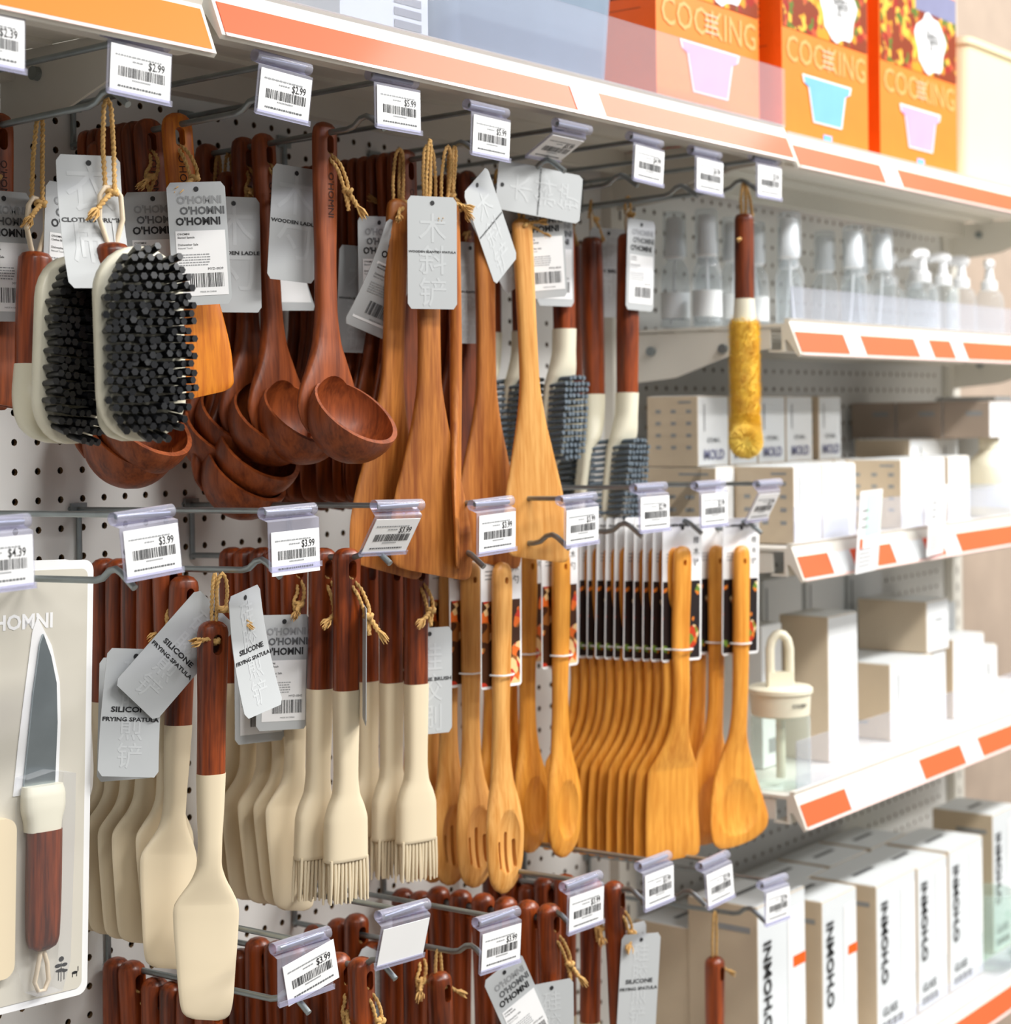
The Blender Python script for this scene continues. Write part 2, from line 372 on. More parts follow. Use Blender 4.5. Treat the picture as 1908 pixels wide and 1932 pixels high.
# ------------------------------------------------------------------ shelves
def shelf(x0, x1, zt, label, strip='orange', rails=(), depth_to=1.285, yf=1.045, labels=()):
    t = thing('gondola_shelf', label, 'shelf', (0, 0, 0), group='white steel gondola shelves')
    mb = MB().box(x0, x1, yf, depth_to, zt-.004, zt)
    mb.box(x0, x1, yf, yf+.004, zt-.032, zt-.004); mb.box(x0, x1, yf, yf+.022, zt-.034, zt-.032)
    mb.box(x0, x1, depth_to-.02, depth_to, zt-.03, zt-.004)
    for y in (1.10, 1.16, 1.22): mb.box(x0+.01, x1-.01, y-.012, y+.012, zt-.008, zt-.004)
    obj('deck', mb.mesh('deck', 'shelf', 30), t)
    for xs in (x0+.003, x1-.003):
        prof = [(yf+.02, zt-.006), (yf+.02, zt-.03), (yf+.07, zt-.034), (1.2, zt-.062), (depth_to, zt-.07), (depth_to, zt-.006)]
        b = MB(); n = len(prof)
        b.add([(xs-.0015, y, z) for y, z in prof]+[(xs+.0015, y, z) for y, z in prof],
              [tuple(range(n)), tuple(range(2*n-1, n-1, -1))]+[(i, (i+1) % n, (i+1) % n+n, i+n) for i in range(n)])
        br = obj('bracket', b.mesh('bracket', 'shelf', 30), t)
        for yy in (yf+.085, 1.235):
            obj('bolt', MB().tube([(xs-.0015, yy, zt-.028), (xs-.007, yy, zt-.028)], .006, 12).mesh('bolt', 'steel', 30), br)
    # sloping price rail: cream extrusion, coloured insert, clear edge
    def sl(v): return (yf-.006-.016*v, zt+.002-.040*v)
    pr = [(yf, zt+.006), (yf-.008, zt+.006), (sl(0)[0], sl(0)[1]), (sl(1)[0], sl(1)[1]), (sl(1)[0]+.003, sl(1)[1]-.003), (yf-.004, zt-.02), (yf, zt-.02)]
    n = len(pr); b = MB()
    b.add([(x0, y, z) for y, z in pr]+[(x1, y, z) for y, z in pr], [tuple(range(n-1, -1, -1)), tuple(range(n, 2*n))]+[(i, i+n, (i+1) % n+n, (i+1) % n) for i in range(n)])
    ra = obj('price_rail', b.mesh('price_rail', 'shelf', 30), t)
    def face(a, bb, v0, v1, off, mt, nm):
        p, q = sl(v0), sl(v1); e = .0006
        mb = MB().add([(a, p[0]-off, p[1]), (bb, p[0]-off, p[1]), (bb, q[0]-off, q[1]), (a, q[0]-off, q[1]),
                       (a, p[0]-off+e, p[1]), (bb, p[0]-off+e, p[1]), (bb, q[0]-off+e, q[1]), (a, q[0]-off+e, q[1])],
                      [(3, 2, 1, 0), (4, 5, 6, 7), (0, 1, 5, 4), (1, 2, 6, 5), (2, 3, 7, 6), (3, 0, 4, 7)])
        return obj(nm, mb.mesh(nm, mt, 0), ra)
    v0 = .10 if strip == 'brightorange' else .30
    face(x0+.004, x1-.004, v0, .93, .0008, strip, 'rail_insert')
    face(x0+.004, x1-.004, .94, 1.01, .0012, 'edge', 'rail_edge')
    for (a, wd) in labels:
        face(a, a+wd, v0, .93, .0016, 'boxgrey', 'shelf_label')
    if rails:
        x_0, x_1, h, yg = rails
        g = MB().box(x_0, x_1, yg, yg+.0025, zt+.004, zt+h)
        obj('guard', g.mesh('guard', 'guard', 0), t, label='clear acrylic front guard')
    return t
shelf(.05, XD0-.006, 1.722, 'white steel shelf with a bright orange price strip, cut by the top left corner', 'brightorange')
shelf(XD0, XD1, 1.738, 'long white steel shelf with clear guard above the hanging wooden utensils', 'orange', (1.0, 1.925, .072, 1.033), labels=((1.475, .05),))
shelf(XD1+.006, XD2, 1.732, 'white steel shelf carrying the orange cooking boxes, right of the clear guard', 'orange', labels=((2.18, .05), (2.74, .05)))
shelf(XD1+.006, XD2, 1.507, 'white steel shelf of clear spray bottles behind the yellow brush', 'orange', (1.95, 2.98, .045, 1.040), labels=((2.07, .045), (2.28, .045), (2.40, .04)))
shelf(XD1+.006, XD2, 1.235, 'white steel shelf of small white and beige cartons with two leaflets', 'orange', (1.95, 2.98, .05, 1.040), labels=((2.02, .06), (2.2, .1), (2.36, .05)))
shelf(XD1+.006, XD2, .935, 'white steel shelf holding the lidded glass dispenser', 'orange', (1.95, 2.98, .065, 1.040), labels=((2.06, .22), (2.42, .06)))
shelf(XD1+.006, XD2, .545, 'lowest white steel shelf under the tall glass boxes', 'orange', (1.95, 2.98, .045, 1.040))

# ------------------------------------------------------------------ display hooks and price tags
ROD = .0028
def hook_mesh_parts(length, scan_h, scan_l):
    up = math.tan(RAD(1.6))
    p = [(0, .0, 0), (0, -length+.04, (length-.04)*up)]
    z = p[-1][2]
    p += [(0, -length+.032, z+.002), (0, -length+.024, z+.008), (0, -length+.017, z+.0095), (0, -length+.011, z+.007), (0, -length-.004, z-.004)]
    arm = MB().tube(p, ROD, 10).mesh('hook_arm', 'steel', 50)
    s = MB().tube([(0, 0, scan_h), (0, -scan_l, scan_h+scan_l*up*.6)], ROD*.92, 10)
    zc = scan_h+scan_l*up*.6
    s.tube([(-.026, -scan_l, zc), (.026, -scan_l, zc)], ROD*.8, 8)
    scan = s.mesh('scan_arm', 'steel', 50)
    b = MB().box(-.009, .009, -.002, .0, scan_h-.006, scan_h+.006); b.tube([(0, -.0015, -.004), (0, -.0015, scan_h)], .0025, 8); b.tube([(-.008, .0, scan_h), (-.008, .015, scan_h+.006)], .0022, 6); b.tube([(.008, .0, scan_h), (.008, .015, scan_h+.006)], .0022, 6)
    return arm, scan, b.mesh('back_plate', 'steel', 30), zc
_hk = {}
def hook(X, zrod, ztag, yt, label, group, length=.25):
    """zrod: height of the arm at y = 1.14, ztag: height of the label bar"""
    up = math.tan(RAD(1.6)); zw = zrod-.16*up
    sl = 1.298-yt; sh = round(ztag-zw-sl*up*.6, 3)
    k = (length, sh, round(sl, 3))
    if k not in _hk: _hk[k] = hook_mesh_parts(length, sh, sl)
    a, s, b, zc = _hk[k]
    t = thing('display_hook', label, 'hook', (X, 1.298, zw), group=group)
    obj('hook_arm', a, t); obj('scan_arm', s, t); obj('back_plate', b, t)
    return zw

def holder_mesh():
    mb = MB(); n = 10; w = .030
    prof = [(.0052*math.cos(a), .0052*math.sin(a)) for a in [math.pi*1.45-math.pi*1.75*k/n for k in range(n+1)]]
    prof = [(y, z) for y, z in prof]
    path = prof+[(-.006, -.007), (-.0062, -.046), (-.0085, -.0475), (-.0085, -.043)]
    th = .0008
    rows = []
    for y, z in path: rows.append([(-w, y, z), (w, y, z), (w, y+th, z), (-w, y+th, z)])
    return mb.rings(rows, True).mesh('holder', 'holder', 40)
HOLD = holder_mesh()
PAPER = MB().box(-.028, .028, -.0074, -.0068, -.045, -.0095).mesh('paper', 'white', 0)
_pp = {}
def price_print(price, seed):
    k = (price, seed)
    if k in _pp: return _pp[k]
    rnd = random.Random(seed); mb = MB(); y = -.0077
    x = -.024
    while x < .018:
        wd = rnd.uniform(.0012, .004); mb.rect(x, x+wd, -.0175, -.0163, y, 1); x += wd+.0007
    x = -.008
    while x < .002:
        wd = rnd.uniform(.0012, .003); mb.rect(x, x+wd, -.0208, -.0197, y, 1); x += wd+.0006
    mb.text(price, .0085, .022, -.0238, y, 0, .01, 'r', sx=.82)
    mb.barcode(-.021, .023, -.0325, -.0250, y, 0, seed)
    x = -.008
    while x < .009: mb.rect(x, x+.0011, -.0348, -.0336, y, 1); x += .0016
    x = -.021
    while x < .02:
        wd = rnd.uniform(.001, .003); mb.rect(x, x+wd, -.0405, -.0390, y, 2); x += wd+.0007
    _pp[k] = mb.mesh('price_print', ['ink', 'inkpale', 'inkmid'], 0)
    return _pp[k]
def price_tag(X, z, y, price, label, group, rx=0., rz=0., ry=0., seed=1, paper_dz=0., paper_ry=0.):
    t = thing('price_tag', label, 'price tag', (X, y, z), (rx, ry, rz), group)
    obj('holder', HOLD, t)
    p = obj('paper', PAPER, t, (0, 0, paper_dz), (0, paper_ry, 0))
    if price: obj('price_print', price_print(price, seed), p)
    return t

HX = {1: .776, 2: .912, 3: 1.068, 4: 1.206, 5: 1.341, 6: 1.481, 7: 1.615, 8: 1.738, 9: 1.874}
G1, G2, G3 = 'hooks of the top row', 'hooks of the middle row', 'hooks of the lowest row'
PG = 'price tags on the hooks'
rows1 = [  # hook, rod z, tag z, price, what, rx, rz, ry, seed
 (1, 1.648, 1.690, '$2.39', 'cut by the upper left edge', .0, .0, .02, 3),
 (2, 1.640, 1.686, '$2.99', 'above the black-bristled brushes', .02, -.05, .05, 4),
 (3, 1.654, 1.691, '$2.99', 'above the orange wooden turner', .1, -.05, .06, 5),
 (4, 1.657, 1.697, '$5.99', 'above the wooden ladles', .0, -.03, .0, 6),
 (5, 1.649, 1.688, '$5.99', 'above the slanted spatula with the upright grey tag', .05, .0, .02, 7),
 (6, 1.647, 1.688, '$5.99', 'tilted almost flat, above the pale wooden spatulas', 1.05, .02, .0, 8),
 (7, 1.645, 1.690, '$4.99', 'above the first grey-bristled brushes', .05, .0, .04, 9),
 (8, 1.645, 1.690, '$4.99', 'above the two long red-handled brushes', .02, .0, .02, 10),
 (9, 1.664, 1.697, '$3.99', 'above the yellow bottle brush', .02, .0, .0, 11)]
rows2 = [
 (1, 1.282, 1.330, '$4.39', 'cut by the left edge above the knife pack', .0, .0, -.02, 13),
 (2, 1.276, 1.329, '$3.99', 'over the fruit knife pack', -.05, .05, -.06, 14),
 (3, 1.272, 1.324, '$3.99', 'over the silicone frying spatulas', .0, .0, -.02, 15),
 (4, 1.273, 1.322, '$3.99', 'leaning out in front of the big slanted spatula', .55, -.05, .03, 16),
 (5, 1.260, 1.318, '$3.99', 'right of the big slanted spatula blade', .05, .0, -.03, 17),
 (6, 1.268, 1.316, '$3.99', 'under the pale wooden spatula', .05, .0, -.03, 18),
 (7, 1.272, 1.322, '$2.99', 'below the grey-bristled brushes', .0, .0, .0, 19),
 (8, 1.268, 1.320, '$2.99', 'above the stack of bamboo turners', .0, .0, .0, 20),
 (9, 1.260, 1.316, '$2.99', 'tilted, above the bamboo wok spoons', .5, .05, .0, 21)]
rows3 = [
 (3, .905, .962, '$3.99', 'twisted in its holder at the bottom left', .05, -.12, -.03, 23),
 (4, .905, .965, '', 'turned blank, near the bottom centre', .25, -.10, .02, 24),
 (5, .885, .928, '$3.99', 'over the loose leaning barcode tag', .05, -.05, .03, 25),
 (6, .885, .932, '$3.99', 'below the bamboo spoon', .05, -.05, .0, 26),
 (7, .880, .925, '$3.99', 'below the bamboo turners', .0, .0, .0, 27),
 (8, .850, .900, '$2.99', 'below the gap between turners and wok spoons', -.05, .0, -.03, 28),
 (9, .800, .848, '$2.99', 'in front of the tall glass boxes', .0, .0, .05, 29)]
ROWN = {1: 'top row', 2: 'middle row', 3: 'lowest row'}
WHAT = {(1,1): 'cut by the upper left edge', (1,2): 'with the clothes brushes', (1,3): 'with the orange turner', (1,4): 'with the ladles', (1,5): 'with the dark slanted turners', (1,6): 'with the paler spatulas', (1,7): 'with the first grey-bristled brush', (1,8): 'with two red-handled brushes', (1,9): 'with the yellow bottle brush',
        (2,1): 'cut by the left edge', (2,2): 'with the knife pack', (2,3): 'with the silicone frying spatulas', (2,4): 'with the near basting brushes', (2,5): 'with the far basting brushes', (2,6): 'with the slotted spoons', (2,7): 'with the plain wooden spoons', (2,8): 'with the bamboo turners', (2,9): 'with the wok spoons',
        (3,3): 'nearest the left edge', (3,4): 'under the basting brushes', (3,5): 'under the slotted spoons', (3,6): 'under the wooden spoons', (3,7): 'under the bamboo turners', (3,8): 'left of the wok spoon', (3,9): 'nearest the tall glass boxes'}
ROD_Z = {}
HX3 = dict(HX); HX3[3] = 1.095
for row, tab, g in ((1, rows1, G1), (2, rows2, G2), (3, rows3, G3)):
    for k, zr, zt, pr, what, rx, rz, ry, sd in tab:
        yt = 1.052 if (row, k) == (3, 3) else 1.034
        X = HX3[k] if row == 3 else HX[k]
        hook(X, zr, zt, yt, 'zinc wire display hook of the %s %s' % (ROWN[row], WHAT[(row, k)]), g)
        ROD_Z[(row, k)] = zr
        price_tag(X, zt, yt, pr, 'white price tag in a clear holder %s' % what, PG, rx, rz, ry, sd,
                  paper_dz=(-.006 if (row, k) == (2, 3) else 0), paper_ry=(-.18 if (row, k) == (3, 3) else 0))
UPT = math.tan(RAD(1.6))
def rod_at(row, k, y): return ROD_Z[(row, k)]+(1.14-y)*UPT

# ------------------------------------------------------------------ twine and hang tags
def two_ply(mb, path, r=.0012, n=6, twist=.0085):
    r *= 1.22
    P = [Vector(p) for p in path]
    # resample
    L = [0.]
    for a, b in zip(P, P[1:]): L.append(L[-1]+(b-a).length)
    N = max(8, int(L[-1]/.0022)); q = np.linspace(0, L[-1], N)
    X = [np.interp(q, L, [p[k] for p in P]) for k in range(3)]
    # smooth
    for _ in range(3):
        for k in range(3): X[k][1:-1] = (X[k][:-2]+2*X[k][1:-1]+X[k][2:])/4
    C = [Vector((X[0][i], X[1][i], X[2][i])) for i in range(N)]
    t = (C[1]-C[0]).normalized(); u = t.cross(Vector((.3, .2, .9))).normalized(); U = []
    for i in range(N):
        t = (C[min(i+1, N-1)]-C[max(i-1, 0)]).normalized(); u = (u-t*u.dot(t)).normalized(); U.append((u, t.cross(u)))
    for s in (0, math.pi):
        pts = []
        for i in range(N):
            a = s+2*math.pi*q[i]/twist; pts.append(C[i]+(U[i][0]*math.cos(a)+U[i][1]*math.sin(a))*r*.62)
        mb.tube(pts, r*.8, n)
    return mb
def knot(mb, c, r=.0042):
    pts = [Vector(c)+Vector((math.sin(t)+2*math.sin(2*t), math.cos(t)-2*math.cos(2*t), -math.sin(3*t)))*r*.33 for t in np.linspace(0, 2*math.pi, 26)]
    mb.tube(pts, .0019, 6)
def fray(mb, a, d, ln=.016, n=9, seed=0):
    n = int(n*1.6); rnd = random.Random(seed); d = Vector(d).normalized()
    for k in range(n):
        e = Vector((rnd.uniform(-1, 1), rnd.uniform(-1, 1), rnd.uniform(-1, 1)))*.28
        p0 = Vector(a)+e*.003; p2 = p0+(d+e).normalized()*ln*rnd.uniform(.7, 1.1); p1 = (p0+p2)/2+e*.004
        mb.tube([p0, p1, p2], [.0009, .0008, .0003], 4)
def twine_tag(seed=0, drop=.05, dx=.0, tail=(-.8, -.3, -.5)):
    """loop through the handle hole (at 0,0,-.006) down to a tag hole; local y<0 is towards the shopper"""
    mb = MB(); y = -.013
    two_ply(mb, [(0, .004, -.010), (.001, -.006, -.011), (.004+dx*.2, y, -.02), (.006+dx*.6, y-.002, -drop*.6), (dx, y-.003, -drop)])
    two_ply(mb, [(0, .006, -.012), (-.002, -.005, -.013), (-.002+dx*.3, y, -.024), (dx*.9-.003, y-.001, -drop*.65), (dx, y-.003, -drop)])
    k = Vector((dx*.8+.001, y-.004, -drop*.72)); knot(mb, k)
    d = Vector(tail).normalized(); e = k+d*.016
    two_ply(mb, [k, k+d*.006, e], .0016); fray(mb, e, d, .013, 11, seed)
    return mb.mesh('twine', 'twine', 60)
def hang_loop(drop, seed=0, spread=.004, tail=(1, -.4, -.3)):
    """open loop from the hook arm (0,0,0) down to z = -drop"""
    mb = MB()
    two_ply(mb, [(spread*.6, 0, -drop), (spread, .0, -drop*.5), (spread*.8, .0, -.004), (0, 0, .0040), (-spread*.8, 0, -.004), (-spread, .001, -drop*.5), (-spread*.6, .001, -drop)], .00115)
    k = Vector((0, -.003, -drop*.93)); knot(mb, k); d = Vector(tail).normalized()
    two_ply(mb, [k, k+d*.008, k+d*.018+Vector((0, 0, -.004))], .0013); fray(mb, k+d*.018+Vector((0, 0, -.004)), d+Vector((0, 0, -.4)), .010, 10, seed)
    return mb.mesh('twine', 'twine', 60)
TW, TH = .050, .104
def bend(me, k, roll=0.):
    for v in me.vertices:
        z = -v.co.z
        v.co.y -= k*z*z*10+roll*v.co.x*z*6
    me.update(); return me
def tag_card():
    mb = MB(); n = 22; rs = []; rc = .0035
    for i in range(n+1):
        z = .006-TH*i/n; e = min(i/n*TH, TH-i/n*TH); hw = TW/2-(rc-math.sqrt(max(0, rc*rc-(rc-e)**2)) if e < rc else 0)
        for q in ([0] if 0 < i < n else [0]): rs.append([(-hw, -.0003, z), (0, -.0003, z), (hw, -.0003, z), (hw, .0003, z), (0, .0003, z), (-hw, .0003, z)])
    extra = []
    return mb.rings(rs).mesh('hang_tag', 'tag', 30)
def tag_front(lines, cjk, big=.030):
    mb = MB(); y = -.0006
    for i, ch in enumerate(cjk): mb.text(ch, big, 0, (-.034 if big > .025 else -.022)-i*big*1.02, y+.0001, 1, .006, 'c')
    for i, l in enumerate(lines):
        vs, _ = text_mesh(l, .03); wd = max(v[0] for v in vs)
        sz = min(.0060, .048/wd/1.35); mb.text(l, sz, 0, -.046-i*.0075, y-.0001, 0, .03, 'c', sx=1.35)
    a = [(0.0022*math.cos(2*math.pi*k/12), .0022*math.sin(2*math.pi*k/12)) for k in range(12)]
    mb.add([(x, y-.0002, z) for x, z in a], [tuple(range(12))], 0)
    return split_long(mb).mesh('tag_print', ['ink', 'tagpale'], 0)
def split_long(mb): return mb
def tag_back(name, code, seed, flip=True):
    """printed reverse, faces -Y on its own copy of the card"""
    mb = MB(); y = -.0006
    mb.text("O'HOMNI", .0088, .002, -.012, y, 2, .034, 'c'); mb.text("O'HOMNI", .0088, .004, -.021, y, 1, .034, 'c'); mb.text("O'HOMNI", .0088, .000, -.030, y, 0, .034, 'c')
    mb.rect(-.020, .0225, -.090, -.035, y, 3); yy = y-.0002
    mb.text("O'HOMNI", .0024, -.0185, -.0385, yy, 0, .01); mb.text(name, .0024, -.0185, -.0413, yy, 0, .01)
    mb.text('Dishwasher Safe', .0026, -.0185, -.0475, yy, 0, .005); mb.text('Natural Touch', .0021, -.0185, -.0502, yy, 1)
    rnd = random.Random(seed)
    for r in range(5):
        x = -.0185
        while x < .006:
            wd = rnd.uniform(.001, .003); mb.rect(x, x+wd, -.0556-r*.0022, -.0547-r*.0022, yy, 4); x += wd+.0006
    mb.text(code, .0030, .019, -.0685, yy, 0, .0, 'r')
    mb.barcode(-.010, .019, -.083, -.071, yy, 0, seed); mb.text('MADE IN CHINA', .0019, .005, -.0875, yy, 1, 0, 'c')
    a = [(0.0022*math.cos(2*math.pi*k/12), .0022*math.sin(2*math.pi*k/12)) for k in range(12)]
    mb.add([(x, y-.0002, z) for x, z in a], [tuple(range(12))], 0)
    return mb.mesh('tag_print', ['ink', 'inkmid', 'inkpale', 'white', 'inkpale'], 0)
CARD = {b: bend(tag_card(), k, r) for b, k, r in (('flat', 0, 0), ('curl', .28, .0), ('twist', .12, .25), ('back', -.22, .1))}
def fr(kind, lines, cjk, big=.030):
    b = {'flat': (0, 0), 'curl': (.28, 0), 'twist': (.12, .25), 'back': (-.22, .1)}[kind]
    return bend(tag_front(lines, cjk, big), *b)
def bk(kind, name, code, seed):
    b = {'flat': (0, 0), 'curl': (.28, 0), 'twist': (.12, .25), 'back': (-.22, .1)}[kind]
    return bend(tag_back(name, code, seed), *b)
_pc = {}
def add_tag(parent, kind, side, spec, loc, rot):
    """spec: (front lines, cjk, back name, code)"""
    k = (kind, side, spec)
    if k not in _pc:
        _pc[k] = fr(kind, spec[0], spec[1], .040 if len(spec[1]) < 3 else .029 if len(spec[1]) < 4 else .022) if side == 'front' else bk(kind, spec[2], spec[3], len(_pc)+5)
    c = obj('hang_tag', CARD[kind], parent, loc, rot, label='grey card hang tag')
    obj('tag_print', _pc[k], c)
    return c
SP_L = (('WOODEN LADLE',), '木勺', 'Wooden Ladle', 'MYD-0037')
SP_T = (('WOODEN SLANTED SPATULA',), '木斜铲', 'Slanted Spatula', 'MYD-0039')
SP_F = (('SILICONE', 'FRYING SPATULA'), '硅胶煎铲', 'Frying Spatula', 'MYD-0041')
SP_B = (('SILICONE BRUSH',), '硅胶刷', 'Silicone Brush', 'MYD-0042')
SP_C = (('CLOTHES BRUSH',), '衣刷', 'Clothes Brush', 'MYD-0029')
SP_D = (('DISH BRUSH',), '锅刷', 'Dish Brush', 'MYD-0031')

# ------------------------------------------------------------------ utensil masters (origin where the hook arm meets the hole or loop)
def pill_handle(top, bot, hw, ht, mt, name='handle', hole=True, waist=.92, e=2.5):
    """handle with domed top; top above origin, optional slot for the hook"""
    L = top-bot
    sec = [(top, hw*.30, ht*.30), (top-.0015, hw*.62, ht*.62), (top-.005, hw*.90, ht*.90), (top-.010, hw, ht), (top-.35*L, hw*.97, ht*.97), (top-.65*L, hw*waist, ht*waist), (bot, hw*waist, ht*waist)]
    me = MB().loft(sec, 22, 26, e).mesh(name, mt, 50)
    if hole: me = boolean(me, slot_cutter(.0085, -.012, .0052))
    return me
def build_ladle():
    hd = [(.018, .004, .002), (.0165, .0085, .0045), (.012, .0125, .0068), (.004, .0138, .0074), (-.05, .0132, .0074), (-.11, .0112, .0076), (-.15, .0112, .0080, -.0005),
          (-.178, .0150, .0085, -.001), (-.202, .0245, .0085, -.002), (-.222, .0345, .0080, -.002), (-.238, .0385, .0075, -.002), (-.252, .036, .006, -.003), (-.264, .028, .004, -.005)]
    h = MB().loft(hd, 28, 60, 2.5).mesh('ladle_body', 'ladlewood', 45)
    c = (0, -.034, -.248); outer = ellipsoid(c, (.0425, .042, .044), 36, 22, 'bowl', 'ladlewood')
    # cut the outer bowl above a rim plane that dips towards the shopper
    nrm = Vector((0, -.68, .73)).normalized(); q = Vector((0, 1, 0)).cross(nrm)
    b = MB(); a1 = Vector((1, 0, 0)); a2 = nrm.cross(a1)
    pts = []
    o = Vector(c)+nrm*.004
    for s in (0, .2):
        for (i, j) in ((-1, -1), (1, -1), (1, 1), (-1, 1)): pts.append(o+a1*.2*i+a2*.2*j+nrm*s)
    b.add(pts, [(3, 2, 1, 0), (4, 5, 6, 7), (0, 1, 5, 4), (1, 2, 6, 5), (2, 3, 7, 6), (3, 0, 4, 7)])
    outer = boolean(outer, b.mesh('cut', 'ink', 0))
    u = boolean(outer, h, 'UNION')
    u = boolean(u, ellipsoid((0, -.0352, -.2440), (.0385, .0385, .0415), 40, 26))
    u = boolean(u, slot_cutter(.0085, -.012, .0052), smooth=38)
    u.name = 'ladle_body'
    return u
def build_turner(L=.345, wmax=.045, mt='acacia', slant=.18, top=.018, hole=True, hw=.0125):
    z = lambda f: top-f*L
    sec = [(top, .004, .002), (top-.002, .0085, .0042), (top-.006, .0115, .0052), (top-.014, hw, .0056), (z(.35), hw*.92, .0058), (z(.47), hw*.98, .0058, .0005), (z(.58), hw*1.45, .0054, .001),
           (z(.70), wmax*.66, .0046, .0015), (z(.82), wmax*.90, .0036, .001), (z(.91), wmax, .0028, 0), (z(.965), wmax*.985, .0022), (z(.988), wmax*.93, .0019), (z(.997), wmax*.84, .0016), (z(1.), wmax*.70, .0014)]
    def wp(x, y, zz):
        t = max(0, min(1, (z(.66)-zz)/(z(.66)-z(1)))); t = t*t*(3-2*t)
        return (x, y, zz-slant*x*t)
    me = MB().loft(sec, 26, 70, 2.7, wp).mesh('turner_body', mt, 50)
    if hole: me = boolean(me, slot_cutter(.0085, -.012, .0052), smooth=45)
    return me
def build_flat_turner():
    """teak turner with a broad straight blade"""
    top = .018; L = .245; z = lambda f: top-f*L
    sec = [(top, .004, .002), (top-.002, .0085, .0042), (top-.007, .0125, .0055), (top-.014, .0138, .006), (z(.4), .0125, .006), (z(.5), .0130, .006), (z(.6), .022, .0055), (z(.72), .030, .005), (z(.9), .036, .0035), (z(.97), .036, .0028), (z(.992), .033, .0022), (z(1.), .027, .0018)]
    def wp(x, y, zz):
        t = max(0, min(1, (z(.6)-zz)/(z(.6)-z(1))))
        return (x, y, zz+.14*x*t)
    me = MB().loft(sec, 26, 50, 2.7, wp).mesh('turner_body', 'orangewood', 50)
    return boolean(me, slot_cutter(.0085, -.012, .0052), smooth=45)
def build_spoon(L, wmax, mt, slots=False, top=-.020, egg=.5, cyb=-.004, conc=.8):
    """wooden spoon / wok spoon strapped to its card; handle slightly bowed"""
    z = lambda f: top-f*L
    sec = [(top, .003, .0025), (top-.002, .0075, .0050), (top-.008, .0115, .0068), (top-.02, .0128, .0072), (z(.30), .0118, .0070, .001), (z(.48), .0105, .0068, .002), (z(.58), .0120, .0066, .002), (z(.66), wmax*.58, .0066, .0005),
           (z(.74), wmax*.86, .0068, -.002), (z(.82), wmax, .0064, cyb), (z(.90), wmax*.96, .0055, cyb), (z(.96), wmax*.76, .0045, cyb*.8), (z(.988), wmax*.48, .0034, cyb*.6), (z(1.), wmax*.2, .002, cyb*.5)]
    me = MB().loft(sec, 26, 60, 2.3).mesh('spoon_body', mt, 50)
    me = boolean(me, ellipsoid((0, cyb-.0125, z(.845)), (wmax*conc, .0125, L*.125)), smooth=30)
    if slots:
        for x, a, b in ((-.0105, .84, .925), (0, .815, .94), (.0105, .84, .925)):
            me = boolean(me, slot_cutter(.0042, z(b), z(a), x), smooth=30)
    me = boolean(me, slot_cutter(.005, top-.022, top-.015), smooth=30)
    return me
def build_wok(L=.355, wmax=.047, top=-.020):
    z = lambda f: top-f*L
    sec = [(top, .003, .0025), (top-.002, .0075, .0045), (top-.008, .0110, .0060), (top-.02, .0122, .0064), (z(.35), .0112, .0064, .0), (z(.52), .0108, .0064, .001), (z(.62), .0130, .0064, .004), (z(.70), .0235, .0062, .008), (z(.78), .0345, .0058, .009),
           (z(.88), wmax*.93, .0050, .008), (z(.945), wmax, .0042, .007), (z(.975), wmax*.96, .0036, .007), (z(.992), wmax*.84, .0030, .007), (z(1.), wmax*.66, .0024, .007)]
    def wp(x, y, zz):
        t = max(0, min(1, (z(.75)-zz)/(z(.75)-z(1))))
        return (x, y-(x/wmax)**2*.010*t, zz+.10*x*t+(x/wmax)**2*.010*t)
    me = MB().loft(sec, 26, 60, 2.5, wp).mesh('spoon_body', 'bamboo', 50)
    me = boolean(me, ellipsoid((0, -.0050, z(.87)), (.037, .0125, .044)), smooth=30)
    return boolean(me, slot_cutter(.005, top-.022, top-.015), smooth=30)
def build_bamboo_turner(L=.352, wmax=.041, top=-.020):
    z = lambda f: top-f*L
    sec = [(top, .003, .0022), (top-.002, .0078, .0038), (top-.008, .0115, .0048), (top-.02, .0125, .0050), (z(.30), .0118, .0050, .002), (z(.45), .0108, .0050, .0), (z(.54), .0118, .0050, .002), (z(.61), .0165, .0048, .006), (z(.665), .0262, .0044, .010), (z(.70), .0340, .0042, .013), (z(.715), .0362, .0041, .014),
           (z(.735), .0372, .0040, .014), (z(.85), wmax*.965, .0032, .014), (z(.97), wmax, .0026, .012), (z(.988), wmax*.985, .0022, .012), (z(.996), wmax*.94, .0019, .012), (z(1.), wmax*.87, .0016, .012)]
    me = MB().loft(sec, 26, 60, 3., None).mesh('turner_body', 'bamboo', 45)
    return boolean(me, slot_cutter(.005, top-.022, top-.015), smooth=45)

